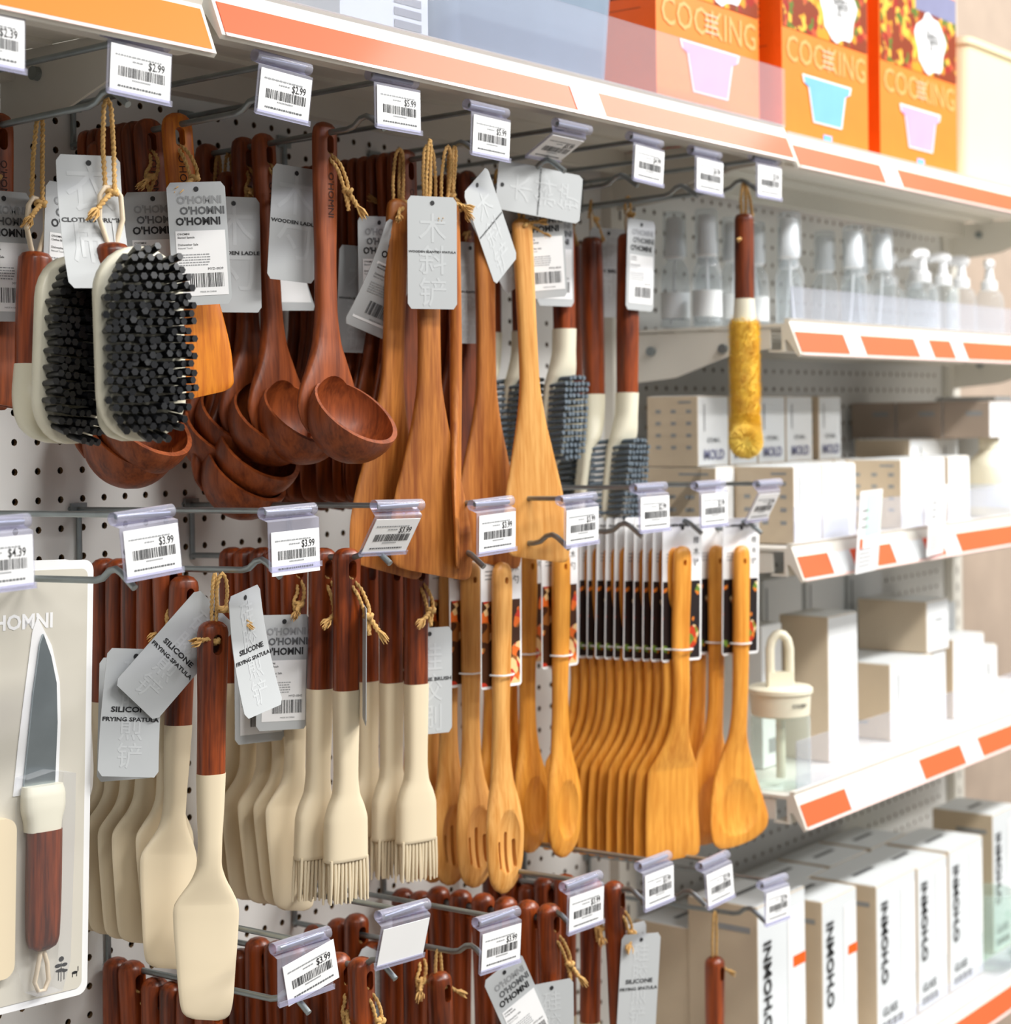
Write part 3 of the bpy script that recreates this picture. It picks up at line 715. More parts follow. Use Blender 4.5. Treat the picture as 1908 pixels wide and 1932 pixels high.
ME = {}
ME['ladle'] = build_ladle()
ME['turner'] = build_turner()
ME['turner_dark'] = ME['turner'].copy(); ME['turner_dark'].materials[0] = M['darkacacia']
ME['turner_short'] = build_turner(.235, .030, 'darkacacia', .15)
ME['hung_turner'] = build_turner(.352, .0445, 'acacia', .22, top=-.050, hole=False, hw=.0125)
ME['hung_beech'] = build_turner(.350, .040, 'beech', .20, top=-.050, hole=False, hw=.0115)
ME['flat_turner'] = build_flat_turner()
ME['slotted'] = build_spoon(.338, .0265, 'beech', True)
ME['spoon'] = build_spoon(.335, .0270, 'bamboo', False)
ME['wok'] = build_wok(); ME['bturner'] = build_bamboo_turner()
ME['handle'] = pill_handle(.016, -.112, .0132, .0098, 'redwood')
ME['handle_round'] = pill_handle(.016, -.140, .0125, .0115, 'redwood', e=2.2)
def cream_fry():
    t = -.1118
    sec = [(t, .0124, .0092), (t-.03, .0114, .0086), (t-.06, .0100, .0078, 0), (t-.076, .0106, .0072, .001), (t-.088, .0150, .0060, .002), (t-.102, .0245, .0048, .004), (t-.111, .0296, .0042, .005), (t-.117, .0306, .0040, .005), (t-.124, .0304, .0038, .005), (t-.165, .0272, .0032, .004), (t-.192, .0246, .0026, .003), (t-.201, .0222, .0022, .003), (t-.2050, .0180, .0016, .003), (t-.2068, .0120, .001, .003)]
    return MB().loft(sec, 24, 50, 2.6, lambda x, y, z: (x, y, z-(.22*x if z < t-.14 else .22*x*max(0, (t-.08-z)/.06)))).mesh('silicone_blade', 'cream', 55)
def cream_baste():
    t = -.1118
    sec = [(t, .0122, .0092), (t-.04, .0116, .0084), (t-.075, .0112, .0078), (t-.092, .0128, .0080), (t-.106, .0190, .0086), (t-.118, .0222, .0088), (t-.152, .0226, .0088), (t-.153, .0218, .0080)]
    return MB().loft(sec, 24, 44, 3.2).mesh('silicone_ferrule', 'cream', 45)
def baste_bristles():
    mb = MB(); rnd = random.Random(5); t = -.262
    for j in range(3):
        for i in range(11):
            x = -.0195+.0390*i/10+(.0014 if j % 2 else 0)*(-1 if i == 10 else 1); y = -.0055+.0055*j
            e = (rnd.uniform(-.0012, .0012)+x*.04, rnd.uniform(-.0012, .0012))
            mb.tube([(x, y, t), (x+e[0]*.5, y+e[1]*.4, t-.020), (x+e[0], y+e[1], t-.040+rnd.uniform(-.001, .001))], [.0016, .0016, .0010], 6)
    return mb.mesh('bristles', 'cream', 60)
ME['fry'] = cream_fry(); ME['baste'] = cream_baste(); ME['basteb'] = baste_bristles()

# engraved brand on wooden handles, reading down the handle
def engraving(size, z0, y, s="O'HOMNI"):
    return MB().text(s, size, -size*.34, z0, y, 0, .0, 'l', rot=-math.pi/2).mesh('engraving', 'engrave', 0)
ENG_L = engraving(.0095, -.028, -.0079); ENG_T = engraving(.0088, -.020, -.0060); ENG_F = engraving(.0095, -.018, -.0062)

# ------------------------------------------------------------------ placing utensils
TWM = [twine_tag(1, .055, .006), twine_tag(2, .048, -.010, (-.6, -.5, -.3)), twine_tag(3, .062, .014, (.5, -.3, -.9)), twine_tag(4, .042, .004, (-.9, -.2, .1))]
LOOPS = [hang_loop(.060, 1), hang_loop(.060, 2, .006, (-.5, -.6, -.2)), hang_loop(.060, 3, .003, (.9, -.2, .4))]
rnd = random.Random(4)
def jit(a=.06): return rnd.uniform(-a, a)
DROPS = [.055, .048, .062, .042]; DXS = [.006, -.010, .014, .004]
def tie_tag(t, v, kind, side, spec, rot, off=(0, 0, 0)):
    obj('twine', TWM[v], t)
    add_tag(t, kind, side, spec, (DXS[v]+off[0], -.018+off[1], -DROPS[v]+off[2]), rot)
def ladle(i, y, row, k, dx=0, dz=0, rz=None, t_spec=None, where='on the ladle hook'):
    t = thing('wooden_ladle', nth(i, 'dark red-brown wooden ladle with round bowl', where), 'ladle', (HX[k]+dx, y, rod_at(row, k, y)-ROD-.0050+dz), (jit(.02), jit(.03), jit(.08) if rz is None else rz), 'wooden ladles on the top row')
    obj('ladle_body', ME['ladle'], t); obj('engraving', ENG_L, t)
    if dz < -.01:
        obj('twine', hang_loop(-dz+.004, i, .004), t, (0, 0, -dz+.004))
    if t_spec: tie_tag(t, *t_spec)
    return t
# top row, hook 3: teak turners in front, ladles behind
for i, y in enumerate((1.160, 1.196, 1.212)):
    t = thing('wooden_turner', ('bright orange teak turner with a printed care tag, beside the black-bristled brush', 'darker teak turner right behind the bright orange one', 'dark teak turner hidden behind two others')[i], 'turner', (HX[3], y, rod_at(1, 3, y)-ROD-.005), (jit(.02), -.06, -.30+jit(.05)), 'teak turners')
    b = obj('turner_body', ME['flat_turner'] if i == 0 else ME['flat_turner_dark'] if 'flat_turner_dark' in ME else ME.setdefault('flat_turner_dark', ME['flat_turner'].copy()), t)
    if i == 1: ME['flat_turner_dark'].materials[0] = M['darkacacia']
    obj('engraving', ENG_F, t)
    if i == 0: tie_tag(t, 0, 'flat', 'back', SP_T, (.04, 0, -.22), (-.006, -.012, .004))
    if i == 1: tie_tag(t, 1, 'flat', 'back', SP_T, (.02, 0, -.2), (.0, -.004, -.006))
for i, y in enumerate((1.230, 1.255)):
    ladle(i, y, 1, 3, dx=-.004*i, dz=-.012*i, where='behind the teak turners')
for i in range(5):
    y = 1.224+i*.0125
    t = thing('slanted_spatula', nth(i, 'dark slanted spatula', 'threaded among the ladles left of the orange turner'), 'spatula', (HX[3]-.001, y, rod_at(1, 3, y)-ROD-.005), (jit(.015), jit(.02), jit(.06)), 'dark spatulas behind the teak turners')
    obj('turner_body', ME['turner_short'], t); obj('engraving', ENG_T, t)
for i in range(6):
    y = 1.200+i*.0145
    t = thing('slanted_spatula', nth(i, 'dark slanted spatula', 'behind the clothes brushes at the left edge'), 'spatula', (HX[2]+.001, y, rod_at(1, 2, y)-ROD-.005), (jit(.015), jit(.02), jit(.06)), 'dark spatulas behind the clothes brushes')
    obj('turner_body', ME['turner_short'], t); obj('engraving', ENG_T, t)
    if i == 1: tie_tag(t, 1, 'flat', 'back', SP_T, (0, 0, -.1), (.0, -.01, -.004))
# hook 4: ladles
for i, y in enumerate((1.116, 1.193, 1.219, 1.240, 1.255, 1.268, 1.281)):
    sp = {0: (2, 'flat', 'front', SP_L, (.03, .05, -.25), (-.028, .040, .034)), 1: (0, 'curl', 'back', SP_L, (0, 0, -.2), (.028, .04, .006)), 2: (1, 'flat', 'front', SP_L, (0, 0, -.35), (-.046, -.030, -.004))}.get(i)
    ladle(i, y, 1, 4, dz=(0, 0, 0, -.03, -.05, .0, -.01)[i], t_spec=sp, rz=(.0, .03, -.06, .02, .1, .0, -.08)[i])
# hook 5: slanted turners threaded on the arm, three more on loops
for i in range(12):
    y = 1.133+i*.0132
    t = thing('slanted_spatula', nth(i, 'dark slanted spatula', 'threaded behind the big golden-brown one'), 'spatula', (HX[5], y, rod_at(1, 5, y)-ROD-.005), (jit(.015), jit(.02), jit(.06)), 'dark slanted spatulas threaded on the hook')
    obj('turner_body', ME['turner_dark'], t); obj('engraving', ENG_T, t)
    if i in (1, 4, 6): tie_tag(t, (1, 3, 2)[(1, 4, 6).index(i)], ('back', 'flat', 'flat')[(1, 4, 6).index(i)], ('back', 'back', 'front')[(1, 4, 6).index(i)], SP_T, (.05, (.32, -.02, .0)[(1, 4, 6).index(i)], -.22), ((-.03, -.022, -.02), (-.03, -.02, -.01), (-.04, -.02, -.016))[(1, 4, 6).index(i)])
def hung(name, label, X, y, row, k, me, rz, loopi, dz=0, ry=0., grp='spatulas hung on twine loops', eng=True, loops=2):
    zz = rod_at(row, k, y)+ROD
    t = thing(name, label, 'spatula', (X, y, zz), (0, ry, rz), grp)
    obj('turner_body', me, t, (0, 0, dz))
    obj('twine', LOOPS[loopi], t, (0, 0, -.0015))
    if loops > 1: obj('twine', LOOPS[(loopi+1) % 3], t, (.006, .004, -.0015), (0, -.04, .3))
    return t
h1 = hung('slanted_spatula', 'big golden-brown slanted spatula with an upright grey tag over its handle', HX[5]-.036, 1.078, 1, 5, ME['hung_turner'], -.36, 0)
add_tag(h1, 'flat', 'front', SP_T, (-.007, -.021, -.056), (.02, 0, -.10)); obj('twine', hang_loop(.060, 7, .0018, (.2, .9, -.3)), h1, (-.005, -.015, .002), (.1, 0, 0))
h2 = hung('slanted_spatula', 'golden-brown slanted spatula half hidden behind the big one on its left', HX[5]-.040, 1.108, 1, 5, ME['hung_turner'], -.20, 1, dz=.003, ry=.055)
obj('twine', hang_loop(.056, 11, .005, (.8, -.5, .1)), h1, (.022, -.002, -.001), (0, .1, .2)); obj('twine', hang_loop(.050, 12, .003, (.9, -.4, -.6)), h1, (.034, .006, .001), (0, .12, .0))
h3 = hung('slanted_spatula', 'slanted spatula seen edge-on, right of the big golden-brown one', HX[5]-.004, 1.072, 1, 5, ME['hung_turner'], .62, 2, ry=-.03)
add_tag(h3, 'flat', 'front', SP_T, (.004, -.022, -.034), (.05, -.62, -.55))
# hook 6
for i in range(4):
    y = 1.168+i*.016
    t = thing('slanted_spatula', nth(i, 'reddish slanted spatula', 'threaded behind the palest one'), 'spatula', (HX[6], y, rod_at(1, 6, y)-ROD-.005), (jit(.015), jit(.02), jit(.06)), 'reddish slanted spatulas threaded on the hook')
    obj('turner_body', ME['turner_dark'], t); obj('engraving', ENG_T, t)
    if i == 1: tie_tag(t, 0, 'flat', 'front', SP_T, (0, 0, -.2), (-.03, -.02, -.01))
h4 = hung('slanted_spatula', 'brown slanted spatula left of the palest one, a grey tag slanting across its handle', HX[6]-.022, 1.130, 1, 6, ME['hung_turner'], -.22, 1)
add_tag(h4, 'flat', 'front', SP_T, (-.012, -.014, -.030), (.1, -.55, -.2))
h5 = hung('slanted_spatula', 'palest beech slanted spatula, rightmost on the top row', HX[6]-.004, 1.098, 1, 6, ME['hung_beech'], -.34, 2, ry=-.045)
add_tag(h5, 'flat', 'front', SP_T, (-.034, -.018, -.018), (.05, -1.42, -.05))
c5 = add_tag(h5, 'flat', 'back', SP_T, (.022, -.002, -.034), (.08, -.04, -.25))

obj('twine', hang_loop(.052, 13, .004, (-.7, -.5, -.4)), h4, (.016, -.002, 0), (0, -.08, .2)); obj('twine', hang_loop(.046, 14, .004, (.6, -.6, .6)), h5, (.012, .004, 0), (0, .08, .1))
# clothes brushes on hook 2
def stadium(hw, z0, z1, n=14):
    out = []
    for k in range(n+1): a = math.pi*k/n; out.append((hw*math.cos(a), z1-hw+hw*math.sin(a)))
    for k in range(n+1): a = math.pi+math.pi*k/n; out.append((hw*math.cos(a), z0+hw+hw*math.sin(a)))
    return out
def build_clothes_brush():
    d = {}
    d['handle'] = MB().loft([(-.108, .006, .006), (-.1095, .0105, .0105), (-.114, .0132, .0132), (-.15, .0138, .0138), (-.198, .0130, .0130)], 22, 20, 2.1).mesh('handle', 'redwood', 50)
    d['stem'] = MB().loft([(-.1975, .0132, .0132), (-.215, .0150, .0140, -.001), (-.235, .0190, .0150, -.008), (-.248, .0215, .0150, -.018), (-.256, .0200, .0120, -.028), (-.260, .012, .006, -.034)], 22, 24, 2.3).mesh('stem', 'creamplastic', 50)
    rs = []
    for dz, y in ((.0, -.050), (.0016, -.0485), (.0016, -.0415), (.0, -.040)):
        rs.append([(x, y, z) for x, z in stadium(.0335+dz, -.259-dz, -.116+dz)])
    d['plate'] = MB().rings(rs[::-1]).mesh('plate', 'creamplastic', 50)
    mb = MB(); rd = random.Random(9)
    nz = 22
    for j in range(nz):
        z = -.2535+.1320*j/(nz-1)
        for i in range(10):
            x = -.0280+.056*i/9+(.0017 if j % 2 else -.0017)
            zc = max(-.259+.0335, min(-.116-.0335, z)); 
            if math.hypot(x, z-zc) > .0300: continue
            sx, sz = x*.16+rd.uniform(-.0016, .0016), (z-zc)*.16+rd.uniform(-.0016, .0016)
            y1 = -.050-.0185+rd.uniform(-.0012, .0012)
            mb.tube([(x, -.0495, z), (x+sx*.5, -.060, z+sz*.5), (x+sx, y1, z+sz)], [.0021, .0029, .0029], 6)
    d['bristles'] = mb.mesh('bristles', 'bristle', 60)
    p = [(.003, 0, -.110), (.0095, 0, -.090), (.0085, 0, -.072), (.004, 0, -.0655), (-.004, 0, -.0655), (-.0085, 0, -.072), (-.0095, 0, -.090), (-.003, 0, -.110)]
    d['cord_loop'] = MB().tube(p, .0021, 8).mesh('cord_loop', 'cord', 60)
    mb = MB(); two_ply(mb, [(.002, -.004, -.070), (.004, 0, -.035), (.003, 0, -.003), (0, 0, .004), (-.003, 0, -.003), (-.004, .002, -.035), (-.002, .004, -.068)], .0013)
    knot(mb, (0, -.005, -.070)); two_ply(mb, [(0, -.005, -.07), (-.008, -.010, -.075), (-.016, -.012, -.084)], .0015); fray(mb, (-.016, -.012, -.084), (-.7, -.2, -.7), .012, 12, 3)
    d['twine'] = mb.mesh('twine', 'twine', 60)
    return d
CB = build_clothes_brush()
for X, y, rz, ry, lab in ((HX[2]+.009, 1.078, -.30, -.02, 'cream clothes brush with black bristles, nearest and whole'), (HX[2]+.010, 1.160, .04, .06, 'cream clothes brush with black bristles, half hidden at the left edge')):
    t = thing('clothes_brush', lab, 'brush', (X, y, rod_at(1, 2, y)+ROD), (0, ry, rz), 'clothes brushes')
    for nme in ('handle', 'stem', 'plate', 'bristles', 'cord_loop', 'twine'): obj(nme, CB[nme], t)
    if y < 1.1: add_tag(t, 'curl', 'front', SP_C, (-.012, .012, -.046), (0, 0, -.12))
    else: add_tag(t, 'flat', 'back', SP_C, (.030, -.006, -.056), (0, 0, -.1))

# dish brushes with grey bristles on hooks 7 and 8
def build_dish_brush(he, ht):
    """he: where the wooden handle ends, ht: where it starts below the hook"""
    d = {}
    d['handle'] = MB().loft([(ht, .005, .005), (ht-.0015, .0095, .0095), (ht-.006, .0120, .0120), ((he+ht)/2, .0128, .0128), (he, .0122, .0122)], 22, 20, 2.1).mesh('handle', 'redwood', 50)
    o = he+.212
    d['head'] = MB().loft([(o-.2115, .0126, .0126), (o-.235, .0130, .0122, .001), (o-.252, .0165, .0120, .003), (o-.264, .0195, .0110, .006), (o-.276, .0200, .0085, .011), (o-.30, .0198, .0070, .015), (o-.34, .0192, .0065, .020), (o-.358, .0150, .0058, .022), (o-.364, .007, .004, .0225)], 24, 34, 2.5).mesh('head', 'creamplastic', 50)
    mb = MB(); rd = random.Random(2)
    for j in range(14):
        z = -.268-.0068*j
        for i in range(6):
            x = -.0172+.0344*i/5; y0 = .012+(-.268-z)*.09-.006
            if j in (0, 13) and i in (0, 5): continue
            mb.tube([(x, y0, o+z), (x*1.02, y0-.013, o+z+.001), (x*1.05+rd.uniform(-.0007, .0007), y0-.025+rd.uniform(-.0007, .0007), o+z+.002+rd.uniform(-.0007, .0007))], [.0019, .0027, .0027], 6)
    d['bristles'] = mb.mesh('bristles', 'greybristle', 60)
    d['cord_loop'] = MB().tube([(.002, 0, ht-.003), (.005, 0, ht*.6-.004), (.003, 0, ht*.3-.003), (0, 0, ht*.25-.002), (-.003, 0, ht*.3-.003), (-.005, 0, ht*.6-.004), (-.002, 0, ht-.003)], .0019, 8).mesh('cord_loop', 'cord', 60)
    mb = MB(); two_ply(mb, [(.001, -.003, -.018), (.004, 0, -.008), (.003, 0, .001), (0, 0, .004), (-.003, 0, .001), (-.004, .002, -.008), (-.001, .003, -.018)], .0012)
    knot(mb, (0, -.004, -.019)); two_ply(mb, [(0, -.004, -.019), (-.004, -.008, -.028), (-.003, -.012, -.040)], .0013); fray(mb, (-.003, -.012, -.040), (.1, -.2, -1), .008, 8, 6)
    d['twine'] = mb.mesh('twine', 'twine', 60)
    return d
DBS, DBL = build_dish_brush(-.152, -.036), build_dish_brush(-.224, -.040)
for k, y, dx, rz, ry, tg, lab in (
    (7, 1.160, .026, -.10, .0, (('flat', 'back'), (-.030, -.014, -.03), (0, 0, -.2)), 'grey-bristled dish brush, nearest, right of the pale spatula'),
    (7, 1.205, .010, -.06, .0, None, 'grey-bristled dish brush just behind the nearest one'),
    (7, 1.243, -.002, .9, .02, None, 'cream dish brush head turned away, farthest behind the pale spatula'),
    (8, 1.139, .004, -.05, .03, (('flat', 'back'), (-.002, -.020, -.032), (.02, 0, -.05)), 'grey-bristled dish brush with a barcode tag, rightmost'),
    (8, 1.187, -.002, .75, .04, (('flat', 'front'), (.0, -.020, -.036), (.02, 0, -1.2)), 'cream dish brush turned sideways, left of the rightmost one'),
    (8, 1.222, .006, -.2, .0, None, 'grey-bristled dish brush deepest behind the two red-handled ones')):
    t = thing('dish_brush', lab, 'brush', (HX[k]+dx, y, rod_at(1, k, y)+ROD), (0, ry, rz), 'dish brushes')
    for nme in ('handle', 'head', 'bristles', 'cord_loop', 'twine'): obj(nme, (DBS if k == 7 else DBL)[nme], t)
    if tg: add_tag(t, tg[0][0], tg[0][1], SP_D, tg[1], tg[2])

# yellow bottle brush on hook 9
def fuzz(mb, pts, r, count, seed, ln=.004):
    rd = random.Random(seed); P = [Vector(p) for p in pts]
    for _ in range(count):
        i = rd.randrange(len(P)-1); u = rd.random(); c = P[i].lerp(P[i+1], u); t = (P[i+1]-P[i]).normalized()
        a = Vector((rd.gauss(0, 1), rd.gauss(0, 1), rd.gauss(0, 1))); a = (a-t*a.dot(t)*.75).normalized()
        b = t.cross(a).normalized() if t.cross(a).length > 1e-6 else Vector((1, 0, 0))
        e = c+a*(r+rd.uniform(-ln, ln*.25)); s = .0007
        o = c+a*r*.55
        mb.add([o-b*s, o+b*s, o+t*s, e], [(0, 1, 3), (1, 2, 3), (2, 0, 3)])
y = 1.062; zz = rod_at(1, 9, y)+ROD
t = thing('bottle_brush', 'yellow bottle brush with a bent tip and red wooden handle', 'brush', (HX[9], y, zz), (0, .015, 0))
obj('handle', MB().loft([(-.034, .006, .006), (-.0355, .0095, .0095), (-.040, .0112, .0112), (-.135, .0116, .0116)], 22, 16, 2.1).mesh('handle', 'redwood', 50), t)
obj('collar', MB().loft([(-.1345, .0118, .0118), (-.155, .0130, .0130), (-.164, .0138, .0138)], 22, 10, 2.1).mesh('collar', 'creamplastic', 50), t)
core = [(0, 0, -.162), (0, 0, -.20), (.001, 0, -.24), (.001, 0, -.276), (-.004, -.003, -.292), (-.018, -.012, -.303), (-.028, -.017, -.304)]
mb = MB().tube(core, .0155, 14); fuzz(mb, core, .0205, 26000, 3)
obj('bristles', mb.mesh('bristles', 'yellow', 0), t, label='fluffy yellow bristle sleeve')
mb = MB(); two_ply(mb, [(.003, 0, -.036), (.005, 0, -.018), (.003, 0, .001), (0, 0, .004), (-.003, 0, .001), (-.004, .002, -.018), (-.002, .002, -.036)], .0014)
two_ply(mb, [(.003, 0, .002), (.009, -.003, -.014), (.013, -.004, -.036)], .0014)
obj('twine', mb.mesh('twine', 'twine', 60), t)
mb = MB(); two_ply(mb, [(-.011, 0, -.064), (-.016, -.004, -.065), (-.021, -.006, -.066)], .0012); fray(mb, (-.021, -.006, -.066), (-1, -.2, -.3), .006, 8, 2)
obj('twine_end', mb.mesh('twine', 'twine', 60), t)

# ------------------------------------------------------------------ middle row
# fruit knife packs on hook 2
def rrect(x0, x1, z0, z1, r, n=5):
    out = []
    for cx, cz, a0 in ((x1-r, z1-r, 0), (x0+r, z1-r, 90), (x0+r, z0+r, 180), (x1-r, z0+r, 270)):
        for k in range(n+1): a = RAD(a0+90*k/n); out.append((cx+r*math.cos(a), cz+r*math.sin(a)))
    return out
def knife_pack(i, y, label):
    t = thing('knife_pack', label, 'knife pack', (HX[2]-.006, y, rod_at(2, 2, y)-ROD-.004), (0, .035, -.08), 'fruit knife packs')
    obj('card', MB().prism(rrect(-.070, .070, -.335, .020, .009), -.0008, .0008).mesh('card', 'white', 0), t)
    obj('panel', MB().prism(rrect(-.064, .064, -.329, .013, .006), -.0014, -.0007).mesh('panel', 'carddgrey', 0), t)
    if i: return t
    pr = MB().text("O'HOMNI", .0165, -.005, -.033, -.0017, 0, .03, 'c')
    obj('brand_print', pr.mesh('brand_print', 'white', 0), t); pr = MB()
    # small tree-and-deer emblem at the lower right corner
    def blob(x, z, w_, h_): pr.add([(x+w_*math.cos(2*math.pi*k/8), -.0017, z+h_*math.sin(2*math.pi*k/8)) for k in range(8)], [tuple(range(8))], 1)
    for x, z, w_, h_ in ((.044, -.302, .0025, .0022), (.041, -.307, .0032, .0016), (.047, -.307, .0030, .0015), (.043, -.311, .0045, .0014), (.0475, -.312, .0028, .0012), (.057, -.3155, .0028, .0012)): blob(x, z, w_, h_)
    for x, z0, z1 in ((.0415, -.319, -.310), (.044, -.320, -.305), (.0468, -.319, -.311), (.055, -.319, -.315), (.059, -.319, -.315), (.0602, -.315, -.311)): pr.rect(x-.0003, x+.0003, z0, z1, -.0017, 1)
    obj('emblem', pr.mesh('emblem', ['white', 'ink'], 0), t)
    x = .022
    # recessed knife silhouette, blade, bolster, handle, loop
    bl = [(x-.0175, -.158), (x+.0115, -.158), (x+.0130, -.11), (x+.0115, -.078), (x+.006, -.056), (x-.0015, -.038), (x-.0045, -.046), (x-.010, -.085), (x-.014, -.125)]
    sil = [(x-.026, -.165), (x+.016, -.165), (x+.0175, -.11), (x+.016, -.078), (x+.008, -.048), (x-.006, -.024), (x-.0105, -.036), (x-.017, -.085), (x-.022, -.125)]
    obj('knife_backing', MB().prism(sil, -.0022, -.0012).mesh('knife_backing', 'white', 0), t)
    obj('blade', MB().prism(bl, -.0045, -.0025).mesh('blade', 'blade', 0), t)
    obj('bolster', MB().loft([(-.158, .0180, .006, -.007), (-.166, .0195, .0075, -.008), (-.176, .0190, .0085, -.008), (-.188, .0160, .0085, -.008), (-.194, .0155, .0085, -.008)], 20, 16, 3).mesh('bolster', 'creamplastic', 40), t, (x-.002, 0, 0))
    obj('handle', MB().loft([(-.1935, .0150, .0082, -.009), (-.23, .0150, .0085, -.009), (-.278, .0138, .0082, -.009), (-.286, .0115, .006, -.009), (-.289, .006, .003, -.009)], 20, 18, 3).mesh('handle', 'redwood', 45), t, (x-.001, 0, 0))
    obj('cord_loop', MB().tube([(x-.001, -.009, -.286), (x+.004, -.008, -.300), (x+.0065, -.007, -.314), (x+.003, -.007, -.322), (x-.003, -.007, -.322), (x-.0065, -.007, -.314), (x-.004, -.008, -.300), (x-.002, -.009, -.286)], .0019, 8).mesh('cord_loop', 'cord', 60), t)
    sh = rrect(-.058, -.011, -.305, -.180, .010)
    obj('sheath', MB().prism([(a+.006, b) for a, b in sh], -.010, -.0014).mesh('sheath', 'cream', 40), t)
    bp = MB().prism([(x+.0215, -.150), (x+.0215, -.19), (x+.019, -.30), (x+.012, -.332+.01), (x-.012, -.332+.01), (x-.020, -.30), (x-.0235, -.16), (x-.0235, -.150), (x, -.146)][::-1], -.0185, -.0013)
    obj('blister', bp.mesh('blister', 'clear', 40), t, label='clear plastic blister over the handle')
    return t
knife_pack(0, 1.174, 'fruit knife pack on a grey card with white border, at the left edge')
knife_pack(1, 1.198, 'second knife pack card, hidden behind the front knife pack')

def tool(kind, label, cat, X, y, zz, rot, grp, t_spec=None, hname='handle'):
    t = thing({'fry': 'frying_spatula', 'baste': 'basting_brush'}[kind], label, cat, (X, y, zz), rot, grp)
    obj('handle', ME[hname], t)
    if kind == 'fry': obj('silicone_blade', ME['fry'], t)
    else: obj('silicone_ferrule', ME['baste'], t); obj('bristles', ME['basteb'], t)
    if t_spec: tie_tag(t, *t_spec)
    return t
def thr(row, k, y): return rod_at(row, k, y)-ROD-.005
GF = 'cream silicone frying spatulas of the middle row'
tags = {1: (1, 'twist', 'front', SP_F, (.05, .1, -.25), (-.05, -.02, -.012)), 2: (0, 'flat', 'back', SP_F, (0, 0, -.2), (-.045, -.01, -.016)), 0: (3, 'flat', 'front', SP_F, (.05, .72, -.25), (-.006, -.024, .028))}
for i in range(6):
    y = 1.160+i*.0205
    tool('fry', nth(i, 'cream frying spatula', 'threaded on the hook beside the knife pack'), 'spatula', HX[3]+(.0 if i else .0), y, thr(2, 3, y)-(.014 if i == 0 else 0), (jit(.01), .075 if i == 0 else .03+jit(.015), -.10+jit(.08)), GF, tags.get(i))
t = tool('fry', 'cream frying spatula hanging lowest and nearest on a twine loop', 'spatula', HX[3]-.014, 1.110, thr(2, 3, 1.110)-.050, (0, .03, -.30), GF)
obj('twine', hang_loop(.058, 5, .002, (-.9, -.3, .3)), t, (0, -.002, .0535)); obj('twine', hang_loop(.030, 8, .005, (.9, -.4, -.3)), t, (.006, -.004, .0535))
add_tag(t, 'twist', 'front', SP_F, (.020, -.018, .036), (0, -.16, .55))
GB = 'basting brushes'
for i, y in enumerate((1.096, 1.125)):
    tool('baste', nth(i, 'cream basting brush', 'on the left basting-brush hook'), 'brush', HX[4], y, thr(2, 4, y), (0, (.02, .045)[i], -.20), GB,
         {0: (2, 'flat', 'front', SP_B, (0, 0, .99), (-.004, .004, .02)), 1: (0, 'flat', 'back', SP_B, (0, 0, -.2), (-.036, .034, .004))}[i])
for i in range(5):
    y = 1.160+i*.020
    tool('fry', nth(i, 'cream frying spatula', 'threaded behind the left basting brushes'), 'spatula', HX[4]-.002, y, thr(2, 4, y), (jit(.01), jit(.015), -.16+jit(.05)), 'cream spatulas behind the basting brushes',
         {0: (1, 'flat', 'back', SP_B, (0, 0, -.2), (-.024, .026, -.014))}.get(i))
for i, y in enumerate((1.128, 1.158, 1.188)):
    tool('baste', nth(i, 'cream basting brush', 'on the right basting-brush hook'), 'brush', HX[5]-.002*i, y, thr(2, 5, y), (0, .015, -.22+jit(.05)), GB,
         {0: (0, 'flat', 'front', SP_B, (0, 0, -.15), (.012, .020, -.010))}.get(i))

# carded wooden spoons and turners
def bamboo_card(cjk, photo='darkphoto'):
    d = {}
    d['card'] = MB().prism(rrect(-.030, .030, -.150, .012, .004), -.0004, .0004).mesh('card', 'white', 0)
    pr = MB(); rd = random.Random(3); x = -.026
    while x < .012:
        wd = rd.uniform(.0014, .0035); pr.rect(x, x+wd, .0015+rd.uniform(-.0004, .0004), .0038+rd.uniform(-.0008, .0012), -.0007, 0); x += wd+.0005
    pr.rect(.016, .026, .002, .0032, -.0007, 1)
    for i, ch in enumerate(cjk): pr.text(ch, .0095, .021, -.018-.0125*i, -.0007, 0, 0, 'c')
    for r in range(3): pr.rect(-.024+.0, -.006, -.030-r*.004, -.0288-r*.004, -.0007, 1)
    pr.rect(-.0288, .0275, -.1470, -.060, -.0006, 2)
    a = [(0.0026*math.cos(2*math.pi*k/12), .0026*math.sin(2*math.pi*k/12)) for k in range(12)]
    pr.add([(x, -.0008, z) for x, z in a], [tuple(range(12))], 0)
    d['card_print'] = pr.mesh('card_print', ['ink', 'inkpale', photo], 0)
    return d
M['warmphoto'] = photo_mat('warm_food_photo', (70, 40, 24), [(232, 110, 40), (200, 60, 40), (240, 200, 140), (150, 90, 40)], 100, .5)
BC = bamboo_card('榉木铲'); WC = bamboo_card('榉木勺', 'warmphoto')
def strap(w_, z):
    return MB().tube([(-w_, .004, z), (-w_*.98, -.004, z+.0002), (-w_*.5, -.0095, z), (w_*.5, -.0095, z), (w_*.98, -.004, z-.0002), (w_, .004, z)], .0010, 6).mesh('strap', 'white', 60)
STRAP = strap(.0135, -.135)
def carded(name, label, X, y, row, k, me, card, rz, ry, grp, bodydx=-.008, body='spoon_body'):
    t = thing(name, label, 'spoon' if 'spoon' in name else 'turner', (X, y, rod_at(row, k, y)+.001), (0, ry, rz), grp)
    c = obj('card', card['card'], t, (0, .006, 0)); obj('card_print', card['card_print'], c)
    obj(body, me, t, (bodydx, -.003, 0)); obj('strap', STRAP, t, (bodydx, -.003, 0))
    return t
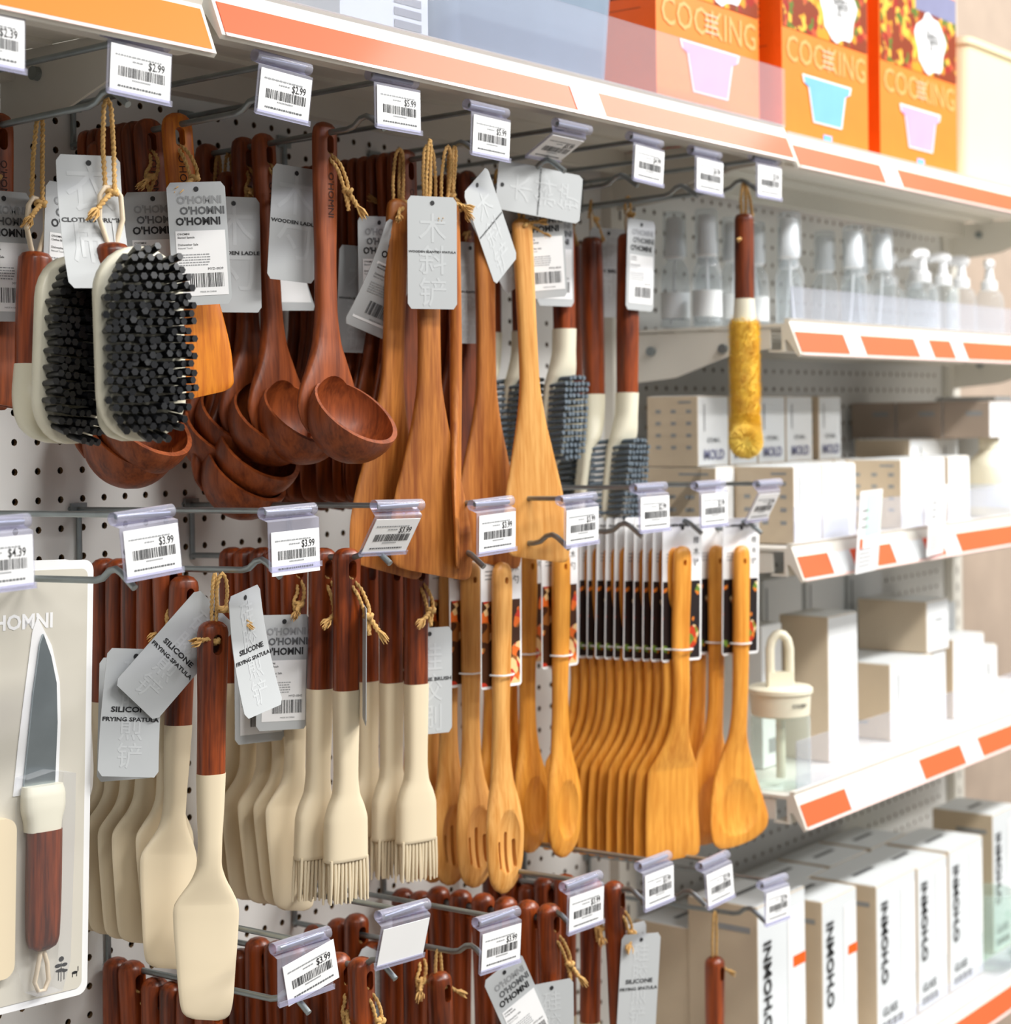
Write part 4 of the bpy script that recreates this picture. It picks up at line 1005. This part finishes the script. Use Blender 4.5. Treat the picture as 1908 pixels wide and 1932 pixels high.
for i, y in enumerate((1.122, 1.163, 1.190, 1.214, 1.238)):
    carded('slotted_spoon', nth(i, 'carded beech slotted spoon', 'on its hook'), HX[6]-.004, y, 2, 6, ME['slotted'], WC, -.16+jit(.06), .01+jit(.01), 'slotted spoons')
for i, y in enumerate((1.143, 1.188, 1.212, 1.236)):
    carded('wooden_spoon', nth(i, 'carded plain wooden spoon', 'on its hook'), HX[7]-.004, y, 2, 7, ME['spoon'], WC, -.14+jit(.05), .01+jit(.01), 'plain wooden spoons')
for i in range(12):
    y = 1.062+i*.0126
    carded('bamboo_turner', nth(i, 'carded bamboo turner', 'on its hook'), HX[8]-.004, y, 2, 8, ME['bturner'], BC, -.30+jit(.03), .030+jit(.006), 'bamboo turners', body='turner_body')
for i, y in enumerate((1.064, 1.098, 1.122, 1.146, 1.170)):
    carded('wok_spoon', nth(i, 'carded bamboo wok spoon', 'on its hook'), HX[9]-.004, y, 2, 9, ME['wok'], BC, -.30+jit(.04), .025+jit(.008), 'bamboo wok spoons')

# ------------------------------------------------------------------ lowest row: only the handles show
def low(i, k, y, where, dz=0, dx=0, t_spec=None, hname='handle_round', loop=False):
    t = thing('kitchen_tool', nth(i, 'red-brown wooden tool handle', where), 'utensil', (HX3[k]+dx, y, thr(3, k, y)+dz), (jit(.02), jit(.03), -.1+jit(.15)), 'tool handles of the lowest row')
    obj('handle', ME[hname], t)
    obj('head', ME['fry_low'], t)
    if loop: obj('twine', hang_loop(-dz+.006, i+3, .004), t, (0, 0, -dz+.006))
    if t_spec: tie_tag(t, *t_spec)
    return t
ME['fry_low'] = MB().loft([(-.1398, .0112, .0102), (-.17, .0108, .0098), (-.20, .0112, .0090), (-.23, .020, .006), (-.26, .024, .004), (-.30, .020, .003), (-.31, .010, .002)], 20, 30, 2.4).mesh('head', 'cream', 50)
for i, y in enumerate((1.260, 1.281)): low(i, 3, y, 'at the bottom left under the knife pack', dx=-.004, t_spec=(2, 'flat', 'front', SP_F, (0, 0, -.3), (.0, 0, 0)) if i == 0 else None)
for i, y in enumerate((1.085, 1.113, 1.140, 1.166, 1.190)): low(i, 4, y, 'right of the long cream spatula tip', dz=.0, t_spec={0: (0, 'flat', 'back', SP_F, (0, 0, -.1), (-.09, -.01, .0)), 1: (1, 'curl', 'front', SP_F, (0, 0, -.2), (0, -.01, 0))}.get(i))
for i, y in enumerate((1.105, 1.135, 1.212)): low(i, 5, y, 'under the basting brushes', dz=(-.03 if i == 0 else .012), loop=(i == 0), t_spec={1: (1, 'flat', 'back', SP_F, (0, -.45, -.2), (.085, -.03, .01)), 2: (3, 'flat', 'front', SP_F, (0, .5, -.2), (.0, -.02, .02))}.get(i))
for i, y in enumerate((1.075, 1.102, 1.130, 1.160, 1.190, 1.220)): low(i, 6, y, 'under the carded spoons', dz=.008, t_spec={0: (2, 'flat', 'front', SP_F, (0, 0, -.3), (-.03, .0, .0))}.get(i))
for i, y in enumerate((1.165, 1.188, 1.236, 1.268)): low(i, 5, y, 'in the shadow under the right basting brushes', dz=(.0, -.012, .004, -.006)[i])
for i, y in enumerate((1.215, 1.238, 1.262, 1.284)): low(i, 4, y, 'in the shadow under the left basting brushes', dz=(.0, -.014, .004, -.008)[i])
for i, y in enumerate((1.178, 1.200, 1.224, 1.250)): low(i, 7, y, 'in the shadow under the bamboo turners', dz=(.0, -.010, .004, .0)[i])
for i, y in enumerate((1.245, 1.270)): low(i, 6, y, 'in the shadow under the carded spoons')
for i, y in enumerate((1.085, 1.115, 1.150)): low(i, 7, y, 'under the bamboo turners', dz=.006, t_spec={0: (0, 'flat', 'front', SP_F, (0, .12, -.45), (.0, -.01, .01)), 1: (1, 'flat', 'back', SP_F, (0, 0, -.2), (.06, .0, .0))}.get(i))
for i, y in enumerate((1.165, 1.188, 1.210, 1.234)): low(i, 3, y, 'left of the lowest cream blade', dz=-.012)
low(0, 9, 1.112, 'hung alone on a twine loop beside the tall glass boxes', dz=-.062, dx=-.004, loop=True)

# ------------------------------------------------------------------ cartons on the right-hand shelves
def carton(label, x0, x1, y0, y1, z0, z1, prints=(), side='kraft', front='boxwhite', top='boxgrey', group=None, name='carton', rz=0., flap=True):
    t = thing(name, label, 'box', ((x0+x1)/2, (y0+y1)/2, z0), (0, 0, rz), group)
    w_, d_, h_ = (x1-x0)/2, (y1-y0)/2, z1-z0
    me = MB().box(-w_, w_, -d_, d_, 0, h_, mf=(1, 0, 1, 0, 2, 0)).mesh('body', [side, front, top], 0)
    bm = bmesh.new(); bm.from_mesh(me); bmesh.ops.bevel(bm, geom=list(bm.edges), offset=.0012, segments=2, profile=.5, affect='EDGES'); bm.to_mesh(me); bm.free()
    obj('body', me, t)
    if flap:
        obj('flap', MB().box(-w_+.002, w_-.002, -d_+.002, d_-.004, h_-.0002, h_+.0008).mesh('flap', top, 0), t)
    if prints:
        pm = ['ink', 'inkmid', 'inkpale', 'orangedot', 'white', 'navy']
        for p in prints:
            k = p[0]; mb = MB()
            if k == 'v': mb.text(p[1], p[2], -w_+p[3]*2*w_+p[2]*.75, p[4]*h_, -d_-.0016, p[5], .03, 'l', rot=math.pi/2)      # reads upwards
            elif k == 'h': mb.text(p[1], p[2], -w_+p[3]*2*w_, p[4]*h_, -d_-.0014, p[5], .02, p[6] if len(p) > 6 else 'l')
            elif k == 'r': mb.rect(-w_+p[1]*2*w_, -w_+p[2]*2*w_, p[3]*h_, p[4]*h_, -d_-.0006-(.0004 if p[5] == 3 else 0), p[5])
            elif k == 's':    # small icons and lines on the left face
                for a, b, ww, hh in p[1]:
                    x = -w_-.0004; ya, yb = -d_+a*2*d_, -d_+(a+ww)*2*d_
                    mb.add([(x, yb, b*h_), (x, ya, b*h_), (x, ya, (b+hh)*h_), (x, yb, (b+hh)*h_)], [(0, 1, 2, 3)], 2)
            elif k == 't':
                mb.add([(-w_*.5, -.004, h_+.0012), (w_*.5, -.004, h_+.0012), (w_*.5, .004, h_+.0012), (-w_*.5, .004, h_+.0012)], [(0, 1, 2, 3)], 1)
            nm = {'v': 'lettering', 'h': 'lettering', 'r': 'printed_bar', 's': 'side_print', 't': 'top_print'}[k]
            obj(nm, mb.mesh(nm, pm, 0), t)
    return t
icons = [(.12+.3*i, .25+.17*j, .10, .05) for i in range(3) for j in range(4)]+[(.12, .9, .25, .03)]
mold = (('h', 'MOLD', .018, .5, .10, 5, 'c'), ('h', 'EYE MAL', .0085, .5, .34, 2, 'c'), ('r', .20, .225, .50, .88, 1), ('s', icons))
GB2 = 'white and beige mold cartons'
UB = [(1.941, 2.018), (2.020, 2.093), (2.095, 2.170), (2.172, 2.249), (2.267, 2.336)]
for i, (a, b) in enumerate(UB):
    carton('small white carton, %s in the upper row behind the yellow brush' % ('leftmost', 'second from the left', 'third from the left', 'fourth from the left', 'rightmost')[i], a, b-.001, 1.17, 1.245, 1.3325, 1.4215, mold, group=GB2)
LB = [(1.941, 1.985, 1.145), (1.989, 2.063, 1.062), (2.065, 2.139, 1.062), (2.142, 2.186, 1.075), (2.315, 2.388, 1.07), (2.391, 2.464, 1.07), (2.475, 2.553, 1.07)]
for i, (a, b, yy) in enumerate(LB):
    carton('small white carton, %s in the lower row of the carton shelf' % ('leftmost', 'second from the left', 'third from the left', 'fourth from the left', 'third from the right', 'second from the right', 'rightmost')[i], a, b, yy, yy+.085, 1.236, 1.3315, mold[2:], group=GB2)
for i, (a, b) in enumerate(((1.941, 2.03), (2.033, 2.12), (2.123, 2.21), (2.213, 2.30), (2.303, 2.39))):
    carton('beige carton, number %s from the left supporting the upper carton row' % ('one', 'two', 'three', 'four', 'five')[i], a, b, 1.165, 1.255, 1.236, 1.3315, (('s', icons),), group='hidden beige cartons')
carton('wide low white carton topped by the taupe cartons', 2.52, 2.70, 1.15, 1.24, 1.236, 1.356, (('r', .2, .22, .72, .9, 1), ('r', .7, .72, .72, .9, 1)))
for i in range(3):
    carton('taupe carton, %s of the three under the bottle shelf' % ('nearest', 'middle', 'farthest')[i], 2.612, 2.70, 1.062+i*.077, 1.137+i*.077, 1.357, 1.412, (('s', [(.15, .62, .35, .12)]),), side='kraftdark', top='kraftdark', group='taupe cartons')
carton('white carton right of the taupe cartons at the right edge', 2.73, 2.80, 1.10, 1.2, 1.236, 1.42, (('h', 'MOLD', .010, .5, .8, 2, 'c'),), side='boxgrey')

# cream pump bottle near the right edge
t = thing('lotion_bottle', 'cream lotion bottle with grey label near the right edge', 'bottle', (2.665, 1.085, 1.236))
obj('body', MB().lathe([(.030, 0), (.033, .003), (.033, .075), (.028, .088), (.016, .098), (.014, .104)], n=28).mesh('body', 'creamplastic', 50), t)
obj('label_band', MB().lathe([(.0334, .015), (.0334, .05)], n=28, cap=False).mesh('label_band', 'boxgrey', 50), t)
obj('cap', MB().lathe([(.0155, .103), (.0155, .128), (.013, .131), (.004, .132)], n=24).mesh('cap', 'creamplastic', 50), t)

# leaflets clipped to the carton shelf
def leaflet(label, x0, x1, z0, z1, mi, rx):
    t = thing('leaflet', label, 'leaflet', ((x0+x1)/2, 1.018, z0), (rx, 0, .12), 'leaflets on the carton shelf')
    w_, h_ = (x1-x0)/2, z1-z0
    obj('sheet', MB().box(-w_, w_, -.0004, .0004, 0, h_).mesh('sheet', 'white', 0), t)
    mb = MB()
    if mi: mb.rect(-w_*.4, w_*.9, h_*.45, h_*.95, -.0008, 0); mb.rect(-w_*.8, -w_*.55, h_*.30, h_*.42, -.0008, 1)
    for r in range(5): mb.rect(-w_*.8, w_*(.2+.1*(r % 3)), h_*(.08+.05*r), h_*(.095+.05*r), -.0008, 2)
    for r in range(3): mb.rect(-w_*.75, -w_*.2, h_*(.55+.1*r), h_*(.575+.1*r), -.0009, 2)
    obj('leaflet_print', mb.mesh('leaflet_print', ['mint', 'orangedot', 'inkpale'], 0), t)
leaflet('mint green and white leaflet standing at the front of the carton shelf', 2.055, 2.140, 1.196, 1.300, 1, .08)
leaflet('plain white leaflet standing right of the mint green one', 2.270, 2.345, 1.203, 1.298, 0, .08)

# ------------------------------------------------------------------ bottles on the upper right shelf
SPRAY = {'bottle': MB().lathe([(.012, 0), (.0175, .002), (.0180, .006), (.0180, .062), (.0165, .074), (.0110, .084), (.0085, .088)], n=24).mesh('bottle', 'bottle', 50),
         'pump': MB().lathe([(.0115, .087), (.0128, .090), (.0128, .104), (.0118, .106), (.0112, .136), (.009, .139)], n=20).mesh('pump', 'whiteplastic', 40),
         'overcap': MB().lathe([(.0150, .090), (.0152, .100), (.0148, .142), (.0135, .1455), (.010, .1465)], n=24).mesh('overcap', 'bottle', 50),
         'tube': MB().tube([(0, 0, .090), (.002, .001, .05), (.006, .002, .006)], .0014, 6).mesh('tube', 'whiteplastic', 60),
         'label_band': MB().lathe([(.0183, .012), (.0183, .045)], n=24, cap=False).mesh('label_band', 'boxgrey', 50)}
spots = [(2.056, 1.100, 1), (2.238, 1.100, 1), (2.328, 1.100, 1), (1.960, 1.165, 1), (2.035, 1.17, 1), (2.10, 1.175, 1), (2.175, 1.165, 0), (2.290, 1.17, 0), (2.385, 1.165, 0), (1.965, 1.215, 0), (2.055, 1.22, 0), (2.16, 1.22, 0), (2.44, 1.20, 0)]
place = ['whole, just right of the yellow brush', 'second whole one right of the yellow brush', 'third whole one right of the yellow brush', 'left of the yellow brush, farthest left', 'left of the yellow brush, second', 'directly left of the yellow brush handle', 'behind the first whole one', 'between the second and third whole ones', 'behind the third whole one', 'in the rear at the far left', 'in the rear behind the yellow brush', 'in the rear middle', 'in the rear, rightmost']
for i, (x, y, b) in enumerate(spots):
    t = thing('spray_bottle', 'clear spray bottle with white pump, %s' % place[i], 'bottle', (x, y, 1.508), (0, 0, rnd.uniform(0, 6)), 'clear spray bottles')
    s_ = .97+rnd.uniform(0, .05); t.scale = (s_, s_, s_)
    for nme in ('bottle', 'pump', 'overcap', 'tube'): obj(nme, SPRAY[nme], t)
    if i in (3, 4, 5, 9, 10): obj('label_band', SPRAY['label_band'], t)
PUMP = {'bottle': MB().lathe([(.014, 0), (.0215, .002), (.0220, .006), (.0220, .060), (.019, .072), (.0115, .080)], n=24).mesh('bottle', 'bottle', 50),
        'collar': MB().lathe([(.0125, .079), (.0125, .092), (.008, .094), (.006, .108), (.006, .112)], n=20).mesh('collar', 'whiteplastic', 40),
        'spout': MB().tube([(.010, 0, .118), (.004, 0, .120), (-.012, 0, .120), (-.026, 0, .118), (-.032, 0, .113)], [.008, .009, .008, .006, .0045], 12).mesh('spout', 'whiteplastic', 60)}
for i, (x, y) in enumerate(((2.46, 1.10), (2.545, 1.105), (2.625, 1.11), (2.50, 1.17), (2.585, 1.17), (2.71, 1.10))):
    t = thing('pump_bottle', 'clear pump bottle with white nozzle, %s in the group at the right edge' % ('nearest', 'second nearest', 'third nearest', 'rear left', 'rear right', 'farthest')[i], 'bottle', (x, y, 1.508), (0, 0, rnd.uniform(-.6, .4)), 'clear pump bottles')
    for nme in PUMP: obj(nme, PUMP[nme], t)

# ------------------------------------------------------------------ dispenser shelf
t = thing('glass_dispenser', 'clear glass jar with a cream lid and tall loop handle', 'jar', (1.985, 1.082, .936))
obj('jar', MB().lathe([(.030, 0), (.036, .002), (.037, .006), (.037, .085), (.034, .092)], n=32).mesh('jar', 'greenglass', 50), t)
obj('lid', MB().lathe([(.034, .088), (.0365, .090), (.038, .115), (.0405, .117), (.0405, .122), (.038, .124), (.010, .124)], n=32).mesh('lid', 'creamplastic', 40), t)
lt = MB().text("O'HOMNI", .0065, 0, .102, -.0392, 0, .02, 'c', sx=.8).mesh('lid_print', 'ink', 0)
for v in lt.vertices: v.co.y += .5*v.co.x**2/.038
obj('lid_print', lt, t, (0, 0, 0), (0, 0, -.40))
h = MB().tube([(-.0125, 0, .122), (-.0125, 0, .170), (-.010, 0, .181), (-.005, 0, .187), (0, 0, .189), (.005, 0, .187), (.010, 0, .181), (.0125, 0, .170), (.0125, 0, .122)], .0058, 12)
h.box(-.016, .016, -.0058, .0058, .122, .142)
obj('loop_handle', h.mesh('loop_handle', 'creamplastic', 45), t, (0, 0, 0), (0, 0, -.80))
obj('whisk_rod', MB().tube([(0, 0, .09), (0, 0, .01)], .006, 10).mesh('whisk_rod', 'creamplastic', 50), t)
carton('narrow white carton with vertical lettering behind the glass jar', 2.062, 2.116, 1.15, 1.26, .936, 1.122, (('v', "O'HOMNI", .014, .25, .36, 0), ('r', .3, .7, .1, .2, 2)), side='boxgrey')
carton('tall beige and white carton right of the glass jar', 2.150, 2.237, 1.10, 1.172, .936, 1.128, (), front='boxwhite')
carton('beige and white carton stacked on top at the middle of the jar shelf', 2.462, 2.541, 1.10, 1.210, 1.0445, 1.120, (('h', "O'HOMNI", .006, .5, .6, 2, 'c'),))
carton('white carton with beige side underneath the stacked one', 2.337, 2.481, 1.10, 1.215, .936, 1.043, (('r', .18, .20, .35, .85, 1), ('s', [(.3, .2, .4, .04)])))
carton('narrow beige-sided carton under the right end of the stacked one', 2.492, 2.54, 1.105, 1.2, .936, 1.0435, ())
carton('blank white carton right of the stacked beige one', 2.556, 2.674, 1.10, 1.19, .936, 1.054, ())
carton('pale grey carton behind the blank white one', 2.62, 2.80, 1.20, 1.28, .936, 1.085, (('s', [(.2, .7, .5, .1)]), ('h', "O'HOMNI", .010, .3, .75, 2)), side='boxgrey', front='boxgrey')
carton('white carton at the right edge of the jar shelf', 2.70, 2.80, 1.13, 1.195, .936, 1.02, (('r', .6, .66, .45, .7, 1), ('r', .1, .5, .2, .3, 2)))
for i, (a, b, z1) in enumerate(((2.22, 2.335, 1.165), (2.35, 2.47, 1.160), (2.485, 2.60, 1.155))):
    carton('tall white carton against the pegboard, %s of three on the jar shelf' % ('left', 'middle', 'right')[i], a, b, 1.235, 1.283, .936, z1, (('r', .06, .10, .3, .95, 2),), side='boxgrey', group='white cartons against the pegboard')

# ------------------------------------------------------------------ glass boxes on the lowest shelf
def glassbox(i, a, b, yy, z1, sticker=False, lab=''):
    pr = [('v', "O'HOMNI", .026, .10, .34, 0), ('h', 'GLASS', .017, .12, .13, 1), ('r', .12, .20, .04, .09, 1), ('r', .23, .34, .04, .09, 1), ('r', .37, .48, .04, .09, 1), ('r', .51, .64, .04, .09, 1), ('r', .62, .97, .30, .92, 4), ('t',), ('s', [(.1, .86, .5, .03)])]
    if sticker: pr += [('r', .72, .98, .60, .66, 3)]
    return carton(lab, a, b, yy, yy+.10, .547, z1, pr, group='tall white glass boxes', front='boxgrey', top='boxgrey')
for i, (a, b, yy, z1, st) in enumerate(((1.953, 2.078, 1.10, .788, 1), (2.105, 2.205, 1.09, .762, 1), (2.240, 2.366, 1.078, .755, 0), (2.372, 2.475, 1.078, .752, 0), (2.481, 2.606, 1.078, .754, 0), (2.70, 2.80, 1.10, .764, 0))):
    glassbox(i, a, b, yy, z1, st, 'tall white glass box with vertical lettering, %s' % ('nearest, orange sticker at its edge', 'second nearest, smaller orange sticker', 'third from the left', 'fourth from the left', 'fifth from the left', 'farthest, beyond the green glass')[i])
for i, (a, b) in enumerate(((1.955, 2.075), (2.082, 2.20), (2.21, 2.33), (2.34, 2.46), (2.47, 2.59))):
    carton('white box of the rear row on the lowest shelf, %s from the left' % ('first', 'second', 'third', 'fourth', 'fifth')[i], a, b, 1.196, 1.282, .547, .745, (('t',),), group='rear white boxes', front='boxgrey')
t = thing('glass_mug', 'pale green glass mug at the lower right edge', 'mug', (2.650, 1.085, .546))
obj('cup', MB().lathe([(.030, 0), (.040, .004), (.043, .02), (.041, .10), (.039, .115), (.037, .115), (.039, .10), (.041, .022), (.034, .008)], n=32).mesh('cup', 'greenglass', 50), t)
obj('handle', MB().tube([(-.040, 0, .09), (-.060, 0, .085), (-.068, 0, .06), (-.060, 0, .035), (-.042, 0, .03)], .005, 10).mesh('handle', 'greenglass', 60), t, rot=(0, 0, 1.1))

# ------------------------------------------------------------------ goods on the top shelf
def cook_box(label, x0, x1, y0, z0, bowl, h=.27):
    t = thing('cookware_box', label, 'box', ((x0+x1)/2, y0, z0), (0, 0, 0), 'orange cookware boxes')
    w_ = (x1-x0)/2
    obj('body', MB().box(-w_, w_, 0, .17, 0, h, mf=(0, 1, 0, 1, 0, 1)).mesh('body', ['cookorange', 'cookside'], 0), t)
    mb = MB(); y = -.0008
    mb.rect(-w_*.98, w_*.98, h*.535, h*.99, y, 1)                                   # food picture
    mb.rect(-w_*.1, w_*.98, h*.86, h*.99, y-.0003, 5)
    n = 26; mb.add([(w_*.28+(.050+.006*math.sin(5*a))*math.cos(a), y-.0006, h*.70+(.042+.004*math.cos(7*a))*math.sin(a)) for a in [2*math.pi*k/n for k in range(n)]], [tuple(range(n))], 2)
    for k, (dx, dz) in enumerate(((-.018, .008), (-.004, .006), (.010, .004), (-.008, -.006))): mb.text('美食锅具'[k], .019, w_*.28+dx, h*.70+dz-.004, y-.0009, 6)
    mb.rect(w_*.28-.022, w_*.28+.022, h*.70-.020, h*.70-.0185, y-.0009, 6)
    mb.text('COOKING', .046, 0, h*.385, y, 0, .005, 'c', sx=w_*2/.24*1.02)
    for r in range(4): mb.rect(-.012, .018, h*(.40+.025*r), h*(.407+.025*r), y-.0006, 7)
    c = [(-.055, .088), (-.052, .078), (-.042, .074), (-.032, .030), (.032, .030), (.042, .074), (.052, .078), (.055, .088)]
    mb.add([(a*1.25, y-.0003, b+.004) for a, b in c], [tuple(range(len(c)))], 2); mb.add([(a*1.17, y-.0006, .008+b*.93) for a, b in c], [tuple(range(len(c)))], bowl)
    mb.rect(-.012, .012, .008, .022, y, 4)
    mb.add([(-w_-.0006, .02, h*.45+.0), (-w_-.0006, .15, h*.45), (-w_-.0006, .15, h*.452), (-w_-.0006, .02, h*.452)], [(3, 2, 1, 0)], 6)
    for r in range(9): mb.add([(-w_-.0006, .15-.02*(r % 3), h*(.5+.03*r)), (-w_-.0006, .03, h*(.5+.03*r)), (-w_-.0006, .03, h*(.506+.03*r)), (-w_-.0006, .15-.02*(r % 3), h*(.506+.03*r))], [(0, 1, 2, 3)], 6)
    obj('print', mb.mesh('print', ['cookink', 'food', 'white', 'pink', 'blue', 'navy', 'ink', 'kraft'], 0), t)
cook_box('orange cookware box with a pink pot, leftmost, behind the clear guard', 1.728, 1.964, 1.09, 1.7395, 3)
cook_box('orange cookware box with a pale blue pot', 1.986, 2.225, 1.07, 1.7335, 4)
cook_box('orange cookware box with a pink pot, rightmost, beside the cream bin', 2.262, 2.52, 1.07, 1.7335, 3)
t = thing('storage_bin', 'cream plastic storage bin at the top right edge', 'bin', (2.78, 1.20, 1.733))
b0 = [(x, z) for x, z in rrect(-.115, .115, -.085, .085, .02, 4)]
rs = []
for sc, z in ((.90, 0), (1., .235), (1.06, .236), (1.06, .246), (.97, .246), (.88, .01)): rs.append([(x*sc, y*sc, z) for x, y in b0][::-1])
obj('tub', MB().rings(rs).mesh('tub', 'bincream', 40), t)
t = thing('boxed_ware', 'white box with grey lettering behind the guard at the top edge', 'box', (1.225, 1.058, 1.7395))
obj('body', MB().box(-.060, .060, 0, .12, 0, .12).mesh('body', 'boxgrey', 0), t)
mb = MB()
for r in range(6): mb.rect(.012, .050, .012+r*.011, .019+r*.011, -.0006, 0)
mb.text('NITRIDING', .010, .031, .045, -.0012, 1, .02, 'c', sx=.85)
obj('print', mb.mesh('print', ['inkpale', 'white'], 0), t)
t = thing('baking_dish', 'slate blue glazed dish behind the clear guard', 'dish', (1.47, 1.14, 1.7395))
obj('dish', MB().rings([[(x*sc, y*sc, z) for x, y in rrect(-.155, .155, -.075, .075, .03, 5)][::-1] for sc, z in ((.86, 0), (.92, .006), (1., .15), (1.06, .152), (1.06, .160), (.97, .160), (.88, .012))]).mesh('dish', 'slate', 40), t)
obj('lid', MB().rings([[(x*sc, y*sc, z) for x, y in rrect(-.150, .150, -.07, .07, .03, 5)][::-1] for sc, z in ((1.04, .161), (1.04, .168), (.8, .185), (.2, .19))]).mesh('lid', 'slate', 40), t)
